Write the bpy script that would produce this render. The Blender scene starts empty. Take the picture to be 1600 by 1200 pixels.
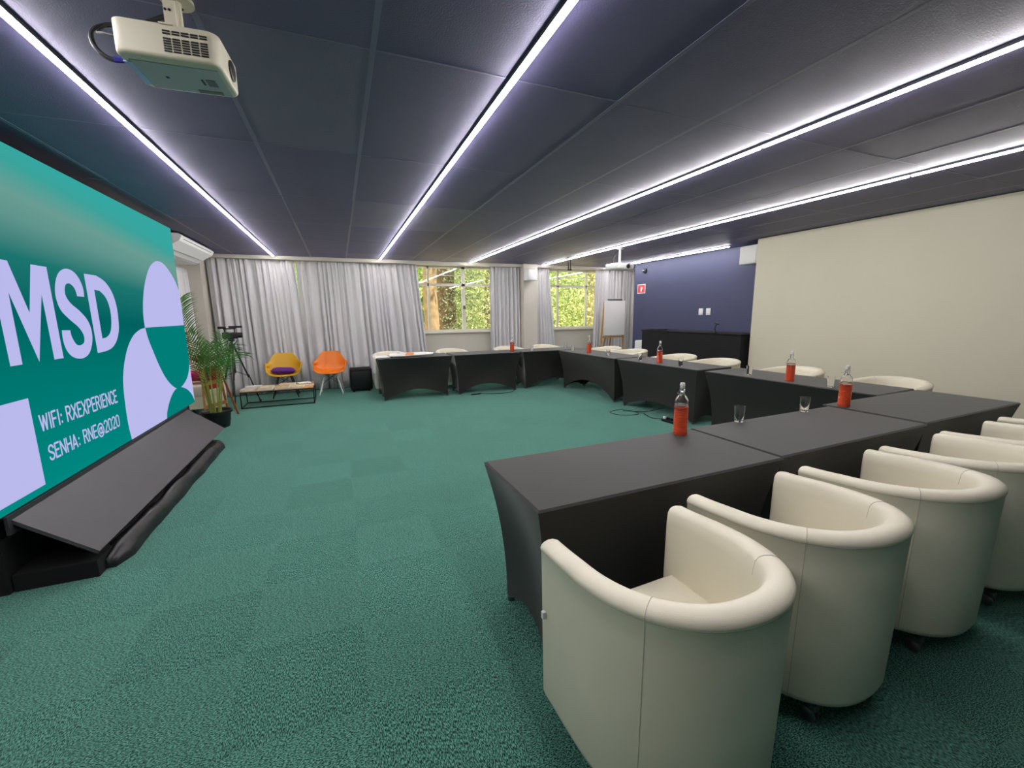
import bpy, bmesh, math, random
from mathutils import Vector, Matrix
PI = math.pi
R = math.radians
SC = bpy.context.scene
COL = SC.collection

# ---------------------------------------------------------------- camera
cam_d = bpy.data.cameras.new('camera')
cam_d.sensor_width = 36.0
cam_d.lens = 654.67 / 1600 * 36.0
cam_d.clip_start = 0.02
cam = bpy.data.objects.new('camera', cam_d)
COL.objects.link(cam)
yaw, pit, rol = 0.3854, -0.1678, -0.0119
fw = Vector((math.sin(yaw) * math.cos(pit), math.cos(yaw) * math.cos(pit), math.sin(pit)))
rt = Vector((math.cos(yaw), -math.sin(yaw), 0))
up = rt.cross(fw)
r2 = math.cos(rol) * rt + math.sin(rol) * up
u2 = -math.sin(rol) * rt + math.cos(rol) * up
M3 = Matrix((r2, u2, -fw)).transposed()
cam.matrix_world = Matrix.Translation((0, 0, 1.5)) @ M3.to_4x4()
SC.camera = cam

# ---------------------------------------------------------------- world, sun, exposure
w = bpy.data.worlds.new('world'); SC.world = w
w.use_nodes = True
bgn = w.node_tree.nodes['Background']
bgn.inputs[0].default_value = (0.85, 0.95, 1.0, 1)
bgn.inputs[1].default_value = 1.8
sd = bpy.data.lights.new('sun', 'SUN'); sd.energy = 15.0; sd.angle = R(1.0); sd.color = (1.0, 0.93, 0.8)
sun = bpy.data.objects.new('sun', sd); COL.objects.link(sun)
sun.rotation_euler = Vector((-0.15, 0.36, -0.92)).to_track_quat('-Z', 'Y').to_euler()
SC.view_settings.view_transform = 'Standard'
SC.view_settings.look = 'None'
SC.view_settings.gamma = 1.0
SC.view_settings.use_curve_mapping = False
SC.view_settings.exposure = 0.0
LED_POWER = 80.0
SCREEN_POWER = 0.95

# ---------------------------------------------------------------- materials
def s2l(c):
    return tuple(((v / 255.0) / 12.92 if v / 255.0 <= 0.04045 else (((v / 255.0) + 0.055) / 1.055) ** 2.4) for v in c)

def mat(name, rgb, rough=0.5, metal=0.0, spec=0.5, noise=0.0, nscale=8.0, bump=0.0, bscale=200.0, coat=0.0, srgb=True):
    m = bpy.data.materials.new(name); m.use_nodes = True
    nt = m.node_tree; b = nt.nodes['Principled BSDF']
    c = s2l(rgb) if srgb else rgb
    b.inputs['Base Color'].default_value = (*c, 1)
    b.inputs['Roughness'].default_value = rough
    b.inputs['Metallic'].default_value = metal
    b.inputs['Specular IOR Level'].default_value = spec
    if coat: b.inputs['Coat Weight'].default_value = coat
    tc = nt.nodes.new('ShaderNodeTexCoord')
    if noise > 0:
        n = nt.nodes.new('ShaderNodeTexNoise'); n.inputs['Scale'].default_value = nscale; n.inputs['Detail'].default_value = 4
        nt.links.new(tc.outputs['Object'], n.inputs['Vector'])
        r = nt.nodes.new('ShaderNodeMapRange'); r.inputs[1].default_value = 0.3; r.inputs[2].default_value = 0.7
        r.inputs[3].default_value = 1 - noise; r.inputs[4].default_value = 1 + noise
        nt.links.new(n.outputs['Fac'], r.inputs[0])
        mx = nt.nodes.new('ShaderNodeVectorMath'); mx.operation = 'SCALE'
        mx.inputs[0].default_value = c
        nt.links.new(r.outputs[0], mx.inputs['Scale'])
        nt.links.new(mx.outputs[0], b.inputs['Base Color'])
    if bump > 0:
        n2 = nt.nodes.new('ShaderNodeTexNoise'); n2.inputs['Scale'].default_value = bscale; n2.inputs['Detail'].default_value = 3
        nt.links.new(tc.outputs['Object'], n2.inputs['Vector'])
        bp = nt.nodes.new('ShaderNodeBump'); bp.inputs['Strength'].default_value = bump; bp.inputs['Distance'].default_value = 0.004
        nt.links.new(n2.outputs['Fac'], bp.inputs['Height'])
        nt.links.new(bp.outputs['Normal'], b.inputs['Normal'])
    return m

def emis(name, rgb, strength):
    m = bpy.data.materials.new(name); m.use_nodes = True
    nt = m.node_tree; nt.nodes.clear()
    e = nt.nodes.new('ShaderNodeEmission'); e.inputs[0].default_value = (*s2l(rgb), 1); e.inputs[1].default_value = strength
    o = nt.nodes.new('ShaderNodeOutputMaterial'); nt.links.new(e.outputs[0], o.inputs[0])
    return m

def glassmat(name, rgb=(255, 255, 255), rough=0.0, ior=1.45):
    m = bpy.data.materials.new(name); m.use_nodes = True
    b = m.node_tree.nodes['Principled BSDF']
    b.inputs['Base Color'].default_value = (*s2l(rgb), 1)
    b.inputs['Roughness'].default_value = rough
    b.inputs['IOR'].default_value = ior
    b.inputs['Transmission Weight'].default_value = 1.0
    return m

MT = {}
MT['ceiling'] = mat('ceiling panel paint', (84, 80, 114), 0.55, spec=0.5, noise=0.06, nscale=3, bump=0.35, bscale=160)
MT['ceiling_light'] = mat('ceiling panel paint lighter', (102, 98, 122), 0.55, spec=0.5, noise=0.06, nscale=3, bump=0.35, bscale=160)
MT['tbar'] = mat('ceiling grid bar', (112, 108, 134), 0.45)
MT['wall'] = mat('warm white wall paint', (205, 200, 188), 0.7, noise=0.03, nscale=2)
MT['beige'] = mat('beige wall paint', (206, 201, 180), 0.75, noise=0.02, nscale=1.2)
MT['blue'] = mat('dark blue wall paint', (66, 70, 100), 0.6, noise=0.04, nscale=2)
MT['dark'] = mat('dark wall paint', (48, 50, 66), 0.8)
MT['black'] = mat('black plastic', (18, 18, 20), 0.4)
MT['blackcloth'] = mat('black drape cloth', (17, 17, 20), 0.9, bump=0.3, bscale=60)
MT['vinyl'] = mat('black vinyl wrap', (26, 26, 28), 0.38, bump=0.5, bscale=25)
MT['ramp'] = mat('dark grey laminate board', (80, 76, 78), 0.5, noise=0.03, nscale=5)
MT['ramplip'] = mat('dark laminate edge', (46, 45, 49), 0.5)
MT['leather'] = mat('off white leatherette', (230, 224, 203), 0.42, spec=0.45, noise=0.025, nscale=5, bump=0.12, bscale=350)
MT['stitch'] = mat('leatherette seam', (196, 192, 172), 0.6)
MT['chrome'] = mat('chrome metal', (190, 190, 195), 0.2, metal=1.0)
MT['steel'] = mat('grey metal tube', (120, 122, 126), 0.35, metal=0.9)
MT['whiteplastic'] = mat('white plastic', (228, 228, 226), 0.4)
MT['cream'] = mat('cream plastic', (220, 214, 192), 0.4)
MT['greyplastic'] = mat('grey plastic', (190, 192, 195), 0.5)
MT['bluelabel'] = mat('pale blue plastic', (185, 205, 240), 0.4)
MT['frame'] = mat('white painted steel window frame', (225, 221, 205), 0.5)
MT['yellow'] = mat('mustard yellow plastic', (224, 172, 30), 0.35)
MT['orange'] = mat('orange plastic', (236, 130, 30), 0.35)
MT['purple'] = mat('purple fabric', (92, 30, 130), 0.8)
MT['pink'] = mat('pink fabric', (215, 30, 110), 0.8)
MT['red'] = mat('red fabric', (190, 50, 55), 0.8)
MT['wood'] = mat('light varnished wood', (196, 146, 84), 0.5, noise=0.15, nscale=12)
MT['wooddark'] = mat('reddish varnished wood', (160, 88, 44), 0.5, noise=0.15, nscale=12)
MT['paper'] = mat('white paper', (236, 234, 230), 0.7)
MT['sign'] = mat('red sign print', (214, 70, 78), 0.5)
MT['signwhite'] = mat('white sign print', (240, 235, 232), 0.5)
MT['leaf'] = mat('palm leaf green', (74, 132, 56), 0.5, noise=0.3, nscale=9)
MT['stem'] = mat('yellow green palm stem', (150, 160, 70), 0.5, noise=0.2, nscale=9)
MT['soil'] = mat('potting soil', (50, 38, 28), 0.95)
MT['cablegrey'] = mat('cable black rubber', (22, 22, 24), 0.5)
MT['purpleplug'] = mat('blue violet cable plug', (50, 40, 150), 0.5)
MT['glass'] = glassmat('clear glass')
MT['liquid'] = glassmat('red orange drink', (244, 98, 62), 0.06, 1.33)
MT['liquid'].node_tree.nodes['Principled BSDF'].inputs['Transmission Weight'].default_value = 0.35
MT['led'] = emis('led diffuser light', (255, 250, 250), LED_POWER)
MT['screenwhite'] = emis('display lavender white', (190, 190, 242), SCREEN_POWER)
MT['screenteal'] = emis('display teal', (0, 128, 122), SCREEN_POWER)

# spandex cover: slightly see-through stretch fabric
def spandex():
    m = mat('black stretch fabric', (35, 32, 30), 0.6, spec=0.4, bump=0.05, bscale=600)
    nt = m.node_tree; b = nt.nodes['Principled BSDF']
    b.inputs['Sheen Weight'].default_value = 0.30
    b.inputs['Sheen Roughness'].default_value = 0.4
    return m
MT['spandex'] = spandex()

def curtain_mat():
    m = mat('pale grey curtain cloth', (226, 224, 226), 0.85, bump=0.1, bscale=300)
    nt = m.node_tree; b = nt.nodes['Principled BSDF']
    tr = nt.nodes.new('ShaderNodeBsdfTranslucent'); tr.inputs[0].default_value = (*s2l((205, 202, 200)), 1)
    mx = nt.nodes.new('ShaderNodeMixShader'); mx.inputs[0].default_value = 0.12
    nt.links.new(b.outputs[0], mx.inputs[1]); nt.links.new(tr.outputs[0], mx.inputs[2])
    nt.links.new(mx.outputs[0], nt.nodes['Material Output'].inputs[0])
    return m
MT['curtain'] = curtain_mat()

def pane_mat():
    m = bpy.data.materials.new('window pane glass'); m.use_nodes = True
    nt = m.node_tree; nt.nodes.clear()
    t = nt.nodes.new('ShaderNodeBsdfTransparent'); t.inputs[0].default_value = (0.93, 0.96, 0.93, 1)
    g = nt.nodes.new('ShaderNodeBsdfGlossy'); g.inputs['Roughness'].default_value = 0.02
    mx = nt.nodes.new('ShaderNodeMixShader'); mx.inputs[0].default_value = 0.08
    o = nt.nodes.new('ShaderNodeOutputMaterial')
    nt.links.new(t.outputs[0], mx.inputs[1]); nt.links.new(g.outputs[0], mx.inputs[2]); nt.links.new(mx.outputs[0], o.inputs[0])
    return m
MT['pane'] = pane_mat()

def carpet_mat():
    m = bpy.data.materials.new('teal loop carpet tiles'); m.use_nodes = True
    nt = m.node_tree; N = nt.nodes; L = nt.links; b = N['Principled BSDF']
    b.inputs['Roughness'].default_value = 0.95; b.inputs['Specular IOR Level'].default_value = 0.15
    b.inputs['Sheen Weight'].default_value = 0.65; b.inputs['Sheen Roughness'].default_value = 0.4; b.inputs['Sheen Tint'].default_value = (*s2l((170, 230, 212)), 1)
    tc = N.new('ShaderNodeTexCoord')
    sep = N.new('ShaderNodeSeparateXYZ'); L.new(tc.outputs['Object'], sep.inputs[0])
    def fl(sock):
        d = N.new('ShaderNodeMath'); d.operation = 'DIVIDE'; d.inputs[1].default_value = 0.5; L.new(sock, d.inputs[0])
        f = N.new('ShaderNodeMath'); f.operation = 'FLOOR'; L.new(d.outputs[0], f.inputs[0]); return f
    fx, fy = fl(sep.outputs[0]), fl(sep.outputs[1])
    sm = N.new('ShaderNodeMath'); sm.operation = 'ADD'; L.new(fx.outputs[0], sm.inputs[0]); L.new(fy.outputs[0], sm.inputs[1])
    pm = N.new('ShaderNodeMath'); pm.operation = 'PINGPONG'; pm.inputs[1].default_value = 1.0; L.new(sm.outputs[0], pm.inputs[0])
    cb = N.new('ShaderNodeCombineXYZ'); L.new(fx.outputs[0], cb.inputs[0]); L.new(fy.outputs[0], cb.inputs[1])
    wn = N.new('ShaderNodeTexWhiteNoise'); L.new(cb.outputs[0], wn.inputs['Vector'])
    def streak(sx, sy, sc):
        mp = N.new('ShaderNodeMapping'); mp.inputs['Scale'].default_value = (sx, sy, 1); mp.inputs['Rotation'].default_value = (0, 0, 0.12)
        L.new(tc.outputs['Object'], mp.inputs[0])
        n = N.new('ShaderNodeTexNoise'); n.inputs['Scale'].default_value = sc; n.inputs['Detail'].default_value = 3.0; n.inputs['Roughness'].default_value = 0.6
        n.inputs['Distortion'].default_value = 0.3
        L.new(mp.outputs[0], n.inputs['Vector']); return n
    a = streak(1.0, 0.30, 310); c = streak(0.42, 1.0, 290)
    mx = N.new('ShaderNodeMix'); mx.data_type = 'FLOAT'
    L.new(pm.outputs[0], mx.inputs[0]); L.new(a.outputs['Fac'], mx.inputs[2]); L.new(c.outputs['Fac'], mx.inputs[3])
    ramp = N.new('ShaderNodeValToRGB'); L.new(mx.outputs[0], ramp.inputs[0])
    e = ramp.color_ramp.elements
    e[0].position = 0.42; e[0].color = (*s2l((12, 36, 36)), 1)
    e[1].position = 0.585; e[1].color = (*s2l((112, 174, 154)), 1)
    k = ramp.color_ramp.elements.new(0.5); k.color = (*s2l((60, 112, 100)), 1)
    big = N.new('ShaderNodeTexNoise'); big.inputs['Scale'].default_value = 1.1; L.new(tc.outputs['Object'], big.inputs['Vector'])
    ad = N.new('ShaderNodeMath'); ad.operation = 'ADD'; L.new(big.outputs['Fac'], ad.inputs[0]); L.new(wn.outputs['Value'], ad.inputs[1])
    mr = N.new('ShaderNodeMapRange'); mr.inputs[1].default_value = 0.3; mr.inputs[2].default_value = 1.7; mr.inputs[3].default_value = 0.91; mr.inputs[4].default_value = 1.09
    L.new(ad.outputs[0], mr.inputs[0])
    sc = N.new('ShaderNodeVectorMath'); sc.operation = 'SCALE'; L.new(ramp.outputs[0], sc.inputs[0]); L.new(mr.outputs[0], sc.inputs['Scale'])
    L.new(sc.outputs[0], b.inputs['Base Color'])
    bp = N.new('ShaderNodeBump'); bp.inputs['Strength'].default_value = 0.7; bp.inputs['Distance'].default_value = 0.006
    L.new(mx.outputs[0], bp.inputs['Height']); L.new(bp.outputs['Normal'], b.inputs['Normal'])
    return m
MT['carpet'] = carpet_mat()

def screen_mat():
    m = bpy.data.materials.new('display gradient teal'); m.use_nodes = True
    nt = m.node_tree; N = nt.nodes; L = nt.links; N.clear()
    tc = N.new('ShaderNodeTexCoord'); sep = N.new('ShaderNodeSeparateXYZ'); L.new(tc.outputs['Object'], sep.inputs[0])
    # slanting bands across the picture on the display
    q = N.new('ShaderNodeMath'); q.operation = 'MULTIPLY_ADD'; q.inputs[1].default_value = 0.075; L.new(sep.outputs[1], q.inputs[0]); L.new(sep.outputs[2], q.inputs[2])
    mr = N.new('ShaderNodeMapRange'); mr.inputs[1].default_value = 0.0; mr.inputs[2].default_value = 2.3
    L.new(q.outputs[0], mr.inputs[0])
    cr = N.new('ShaderNodeValToRGB'); L.new(mr.outputs[0], cr.inputs[0])
    el = cr.color_ramp.elements
    stops = [(0.0, (0, 146, 138)), (0.2, (0, 132, 126)), (0.42, (0, 118, 112)), (0.58, (0, 100, 98)), (0.72, (30, 120, 114)), (0.82, (98, 152, 144)), (0.88, (108, 160, 150)), (0.96, (62, 166, 158)), (1.0, (56, 170, 164))]
    el[0].position = stops[0][0]; el[0].color = (*s2l(stops[0][1]), 1)
    el[1].position = 1.0; el[1].color = (*s2l(stops[-1][1]), 1)
    for p, c in stops[1:-1]:
        k = el.new(p); k.color = (*s2l(c), 1)
    e = N.new('ShaderNodeEmission'); e.inputs[1].default_value = SCREEN_POWER; L.new(cr.outputs[0], e.inputs[0])
    o = N.new('ShaderNodeOutputMaterial'); L.new(e.outputs[0], o.inputs[0])
    return m
MT['screen'] = screen_mat()

# ---------------------------------------------------------------- mesh helper
class MB:
    def __init__(s): s.v = []; s.f = []; s.sm = []; s.mi = []
    def add(s, vs, fs, smooth=False, mi=0):
        o = len(s.v); s.v += [tuple(v) for v in vs]
        for f in fs: s.f.append(tuple(o + i for i in f)); s.sm.append(smooth); s.mi.append(mi)
        return s
    def box(s, x0, x1, y0, y1, z0, z1, b=0.0, mi=0):
        if b <= 0:
            s.add([(x, y, z) for z in (z0, z1) for y in (y0, y1) for x in (x0, x1)],
                  [(0, 2, 3, 1), (4, 5, 7, 6), (0, 1, 5, 4), (2, 6, 7, 3), (0, 4, 6, 2), (1, 3, 7, 5)], mi=mi)
            return s
        bm = bmesh.new(); bmesh.ops.create_cube(bm, size=1)
        for v in bm.verts: v.co = Vector(((x0 + x1) / 2 + v.co.x * (x1 - x0), (y0 + y1) / 2 + v.co.y * (y1 - y0), (z0 + z1) / 2 + v.co.z * (z1 - z0)))
        bmesh.ops.bevel(bm, geom=list(bm.edges) , offset=b, segments=3, profile=0.5, affect='EDGES')
        s.frombm(bm, True, mi=mi); return s
    def frombm(s, bm, smooth=False, M=None, mi=0):
        bm.verts.index_update()
        s.add([(M @ v.co if M else v.co) for v in bm.verts], [[v.index for v in f.verts] for f in bm.faces], smooth, mi)
        bm.free()
    def lathe(s, prof, c=(0, 0, 0), n=24, M=None, smooth=True, mi=0):
        vs = []; fs = []
        for r, z in prof:
            for k in range(n):
                a = 2 * PI * k / n; p = Vector((r * math.cos(a), r * math.sin(a), z))
                if M: p = M @ p
                vs.append((p.x + c[0], p.y + c[1], p.z + c[2]))
        for i in range(len(prof) - 1):
            for k in range(n):
                k2 = (k + 1) % n
                fs.append((i * n + k, i * n + k2, (i + 1) * n + k2, (i + 1) * n + k))
        s.add(vs, fs, smooth, mi); return s
    def tube(s, pts, r, n=8, closed=False, caps=True, mi=0):
        pts = [Vector(p) for p in pts]; m = len(pts)
        rr = r if isinstance(r, (list, tuple)) else [r] * m
        vs = []; fs = []; pu = None
        for i, p in enumerate(pts):
            if closed: t = (pts[(i + 1) % m] - pts[i - 1]).normalized()
            else: t = (pts[min(i + 1, m - 1)] - pts[max(i - 1, 0)]).normalized()
            if pu is None:
                a = Vector((0, 0, 1)) if abs(t.z) < 0.9 else Vector((1, 0, 0))
                u = t.cross(a).normalized()
            else:
                u = (pu - t * pu.dot(t)).normalized()
            pu = u; v = t.cross(u)
            for k in range(n):
                a = 2 * PI * k / n; vs.append(p + (u * math.cos(a) + v * math.sin(a)) * rr[i])
        for i in range(m if closed else m - 1):
            j = (i + 1) % m
            for k in range(n):
                k2 = (k + 1) % n; fs.append((i * n + k, i * n + k2, j * n + k2, j * n + k))
        if caps and not closed:
            fs.append(tuple(range(n - 1, -1, -1))); fs.append(tuple((m - 1) * n + k for k in range(n)))
        s.add(vs, fs, True, mi); return s
    def bar(s, a, b, w, h=None, up=(0, 0, 1), mi=0):
        h = h or w; a = Vector(a); b = Vector(b); t = (b - a).normalized(); u = Vector(up)
        if abs(t.dot(u)) > 0.95: u = Vector((1, 0, 0))
        x = t.cross(u).normalized(); y = x.cross(t)
        vs = [p + x * (sx * w / 2) + y * (sy * h / 2) for p in (a, b) for sx, sy in ((-1, -1), (1, -1), (1, 1), (-1, 1))]
        s.add(vs, [(3, 2, 1, 0), (4, 5, 6, 7), (0, 1, 5, 4), (1, 2, 6, 5), (2, 3, 7, 6), (3, 0, 4, 7)], mi=mi); return s
    def prism(s, poly, z0, z1, mi=0, smooth=False):
        n = len(poly); vs = [(x, y, z0) for x, y in poly] + [(x, y, z1) for x, y in poly]
        s.add(vs, [tuple(range(n - 1, -1, -1)), tuple(range(n, 2 * n))] + [(i, (i + 1) % n, n + (i + 1) % n, n + i) for i in range(n)], smooth, mi)
        return s
    def build(s, name, m, parent=None, loc=None, autosmooth=True):
        me = bpy.data.meshes.new(name); me.from_pydata(s.v, [], s.f)
        ms = m if isinstance(m, (list, tuple)) else [m]
        for x in ms: me.materials.append(MT[x] if isinstance(x, str) else x)
        me.polygons.foreach_set('use_smooth', s.sm)
        me.polygons.foreach_set('material_index', s.mi)
        me.update()
        bm = bmesh.new(); bm.from_mesh(me); bmesh.ops.recalc_face_normals(bm, faces=bm.faces); bm.to_mesh(me); bm.free()
        if autosmooth and any(s.sm): me.set_sharp_from_angle(angle=R(42))
        o = bpy.data.objects.new(name, me); COL.objects.link(o)
        if parent is not None: o.parent = parent
        if loc: o.location = loc
        return o

def tag(o, label=None, cat=None, group=None, kind=None):
    if label: o['label'] = label
    if cat: o['category'] = cat
    if group: o['group'] = group
    if kind: o['kind'] = kind
    return o

def empty(name, loc, rz, label, cat, group=None):
    o = bpy.data.objects.new(name, None); COL.objects.link(o); o.empty_display_size = 0.1
    o.location = loc; o.rotation_euler = (0, 0, rz)
    return tag(o, label, cat, group)

def struct(name, mb, m, parent=None, label=None):
    o = mb.build(name, m, parent)
    if parent is None: o['kind'] = 'structure'
    if label: o['label'] = label
    return o

def kids(o): return [c for c in bpy.data.objects if c.parent == o]
def dup(o, parent=None, loc=None, rz=None, label=None):
    c = o.copy(); COL.objects.link(c)
    if parent is not None: c.parent = parent
    if loc is not None: c.location = loc
    if rz is not None: c.rotation_euler = (0, 0, rz)
    if label: c['label'] = label
    for ch in kids(o): dup(ch, c)
    return c

# ================================================================ STRUCTURE
H = 2.60
X0, XR, XB, XN = -2.45, 6.12, 6.60, 7.40   # left wall, beige wall, blue wall, niche beside window
Y0, YB = -2.6, 9.40
YC = 4.84                                   # end of the beige wall

struct('floor', MB().box(X0 - .2, XN + .2, Y0 - .2, YB + .3, -0.1, 0), 'carpet')

# ceiling: panels between grid bars
rx = [X0, -1.66, -0.41, 0.215, 1.46, 2.085, 3.335, 3.96, 5.21, 5.835, 7.085, XN + .1]
ry = [Y0] + [3.314 + 1.27 * j for j in range(-4, 5)] + [YB + .05]
random.seed(5)
cm = MB()
lighter = {(3, 6), (3, 9), (2, 4), (5, 9)}
cm.box(X0 - .2, XN + .2, Y0 - .2, YB + .3, H + 0.004, H + 0.12)
for i in range(len(rx) - 1):
    for j in range(len(ry) - 1):
        g = 0.006
        dz = random.uniform(-0.001, 0.001)
        cm.box(rx[i] + g, rx[i + 1] - g, ry[j] + g, ry[j + 1] - g, H - 0.0015 + dz, H + 0.02, mi=1 if (i, j) in lighter else 0)
ceil_o = struct('ceiling', cm, ['ceiling', 'ceiling_light'])
tb = MB()
for x in rx[1:-1]: tb.box(x - .012, x + .012, Y0, YB, H - 0.0024, H + .003)
for y in ry[1:-1]:
    tb.box(X0, XN, y - .0045, y + .0045, H - 0.0021, H + .003)
struct('trim_1', tb, 'tbar')

# back wall with three window openings
WIN = [(-1.35, 0.85), (1.25, 3.55), (4.62, 6.32)]
zs, zt = 1.10, 2.53
bw = MB()
xs = [X0 - .2] + [v for w_ in WIN for v in w_] + [XN + .2]
for a in range(0, len(xs), 2): bw.box(xs[a], xs[a + 1], YB, YB + .18, 0, H + .1)
for a, b in WIN:
    bw.box(a, b, YB, YB + .18, 0, zs); bw.box(a, b, YB, YB + .18, zt, H + .1)
struct('wall_back', bw, 'wall')
struct('wall_left', MB().box(X0 - .2, X0, Y0 - .2, YB + .2, 0, H + .1), 'wall')
struct('wall_front', MB().box(X0 - .2, XN, Y0 - .2, Y0, 0, H + .1), 'dark')
struct('wall_right', MB().box(XR, XR + .16, Y0, YC, 0, H - .012), 'beige')
struct('wall_alcove', MB().box(XB, XB + .15, YC - .5, 8.40, 0, H + .1).box(XR + .16, XB + .15, YC - .6, YC - .5, 0, H + .1), 'blue')
struct('wall_niche', MB().box(XB + .15, XN + .2, 8.25, 8.40, 0, H + .1).box(XN, XN + .2, 8.40, YB + .2, 0, H + .1), 'wall')
struct('wall_pillar', MB().box(3.98, 4.33, 9.02, YB, 0, H, b=0), 'wall')
struct('wall_corner_pillar', MB().box(X0, -2.16, 8.95, YB, 0, H), 'wall')
struct('trim_2', MB().box(-2.16, 3.98, 9.10, 9.34, 2.535, H).box(4.33, 7.3, 9.10, 9.34, 2.545, H), 'wall')
struct('baseboard_alcove', MB().box(XB - .012, XB, YC, 8.40, 0, .08), 'dark')

# windows
wins = [
    dict(v=[-1.35, -0.25, 0.85]),
    dict(v=[1.25, 1.865, 2.66, 3.55]),
    dict(v=[4.62, 5.08, 5.90, 6.32]),
]
for k, (W, (a, b)) in enumerate(zip(wins, WIN)):
    f = MB(); y0, y1 = YB + .02, YB + .07
    f.box(a, b, y0 - .03, y1, zs, zs + .045).box(a, b, y0, y1, zt - .04, zt)
    f.box(a - .02, b + .02, YB - .05, YB + .03, zs - .03, zs)
    f.box(a, a + .04, y0, y1, zs, zt).box(b - .04, b, y0, y1, zs, zt)
    for x in W['v'][1:-1]: f.box(x - (.04 if x == 2.66 else .022), x + (.04 if x == 2.66 else .022), y0, y1, zs, zt)
    f.box(a, b, y0, y1, 2.11, 2.165)
    f.box(a, b, y0 + .01, y1 - .01, 2.335, 2.35)
    fo = struct('window_%d' % (k + 1), f, 'frame')
    for i in range(len(W['v']) - 1):
        for z0_, z1_ in ((zs + .04, 2.12), (2.16, zt - .03)):
            MB().box(W['v'][i] + .015, W['v'][i + 1] - .015, YB + .042, YB + .046, z0_, z1_).build('pane', 'pane', fo)
    if k == 1:
        MB().box(2.645, 2.66, YB - .01, YB + .02, 1.60, 1.68).box(2.675, 2.69, YB - .01, YB + .02, 1.60, 1.68).build('window_handle', 'steel', fo)

# ================================================================ LED STRIPS
def led(x, y0, y1, joints, label):
    t = empty('led_strip_light', (x, y0, H), 0, label, 'ceiling light', 'linear led strips on the dark ceiling')
    L_ = y1 - y0
    MB().box(-.017, .017, 0, L_, -0.017, -0.001).build('housing', 'steel', t)
    js = [y0] + [j for j in joints if y0 + .05 < j < y1 - .05] + [y1]
    for a, b in zip(js[:-1], js[1:]):
        d = MB(); n = 8; pr_ = []
        for q in range(n + 1):
            an = PI * q / n; pr_.append((-.0140 * math.cos(an), -0.0175 - .013 * math.sin(an)))
        ya, yb = a - y0 + .012, b - y0 - .012
        vs = [(p[0], ya, p[1]) for p in pr_] + [(p[0], yb, p[1]) for p in pr_]
        m_ = n + 1
        d.add(vs, [(i, i + 1, m_ + i + 1, m_ + i) for i in range(n)] + [(n, 0, m_, m_ + n)] + [tuple(range(m_))[::-1], tuple(range(m_, 2 * m_))], False)
        d.build('diffuser', 'led', t)
J = [2.18 + 1.262 * k for k in range(-3, 7)]
led(-1.035, -0.35, 9.02, J, 'leftmost white led strip on the ceiling, above the big display')
led(0.845, -0.35, 9.02, J, 'long white led strip running to the ceiling centre, second from the display side')
led(2.715, 0.92, 9.02, J, 'white led strip ending above the clear window, third from the display side')
led(4.46, 0.92, 9.02, J, 'white led strip passing over the small ceiling projector, nearest the beige wall')
led(6.29, 5.51, 9.02, [5.51 + 1.26 * k for k in range(1, 3)], 'short white led strip in front of the dark blue wall')

# ================================================================ DISPLAY
scr = empty('led_display', (-1.74, 0, 0.475), 0, 'huge teal display wall with white logo shapes and wifi text at left', 'display')
YL, YR, ZB, ZT = 2.70, 6.222, -0.018, 2.04
MB().box(-.09, -.003, YL, YR, ZB, ZT).build('casing', 'black', scr)
MB().add([(0, YL, ZB), (0, YR, ZB), (0, YR, ZT), (0, YL, ZT)], [(0, 1, 2, 3)]).build('screen', 'screen', scr)
def smooth_poly(pts, closed=True, k=4):
    out = []; n = len(pts)
    for i in range(n if closed else n - 1):
        p0, p1, p2, p3 = (pts[(i - 1) % n] if closed or i > 0 else pts[i]), pts[i], pts[(i + 1) % n], (pts[(i + 2) % n] if closed or i < n - 2 else pts[(i + 1) % n])
        for t in range(k):
            u = t / k
            out.append(tuple(0.5 * ((2 * p1[a]) + (-p0[a] + p2[a]) * u + (2 * p0[a] - 5 * p1[a] + 4 * p2[a] - p3[a]) * u * u + (-p0[a] + 3 * p1[a] - 3 * p2[a] + p3[a]) * u ** 3) for a in (0, 1)))
    if not closed: out.append(tuple(pts[-1]))
    return out
def plate(name, loops, off, m, parent=scr):
    # flat graphic on the display: outer loop and optional hole, filled
    bm = bmesh.new(); es = []
    for lp in loops:
        vs = [bm.verts.new((off, min(max(y, YL), YR), min(max(z - .475, ZB), ZT))) for y, z in lp]
        for i in range(len(vs)):
            try: es.append(bm.edges.new((vs[i], vs[(i + 1) % len(vs)])))
            except ValueError: pass
    bmesh.ops.triangle_fill(bm, edges=es, use_beauty=True, use_dissolve=False)
    mb = MB(); mb.frombm(bm); return mb.build(name, m, parent)
Mo = [(3.19, 1.832), (3.394, 1.831), (3.498, 1.535), (3.594, 1.831), (3.748, 1.831), (3.748, 1.236), (3.648, 1.236), (3.645, 1.651), (3.498, 1.236), (3.352, 1.651), (3.346, 1.236), (3.246, 1.236), (3.246, 1.60), (3.19, 1.60)]
Mo = [(3.246, 1.832)] + Mo[1:12]
So = [(4.135, 1.655), (4.139, 1.72), (4.104, 1.791), (4.038, 1.834), (3.948, 1.839), (3.864, 1.801), (3.808, 1.726), (3.788, 1.641), (3.815, 1.557), (3.897, 1.493), (3.989, 1.437), (4.036, 1.38), (4.028, 1.329), (3.98, 1.309), (3.926, 1.317), (3.888, 1.369), (3.881, 1.418)]
Sb = [(3.786, 1.421), (3.779, 1.353), (3.8, 1.282), (3.86, 1.232), (3.965, 1.213), (4.068, 1.242), (4.136, 1.323), (4.153, 1.409), (4.122, 1.486), (4.042, 1.551), (3.948, 1.603), (3.904, 1.654), (3.909, 1.706), (3.937, 1.736), (3.984, 1.739), (4.029, 1.709), (4.044, 1.656)]
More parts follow.
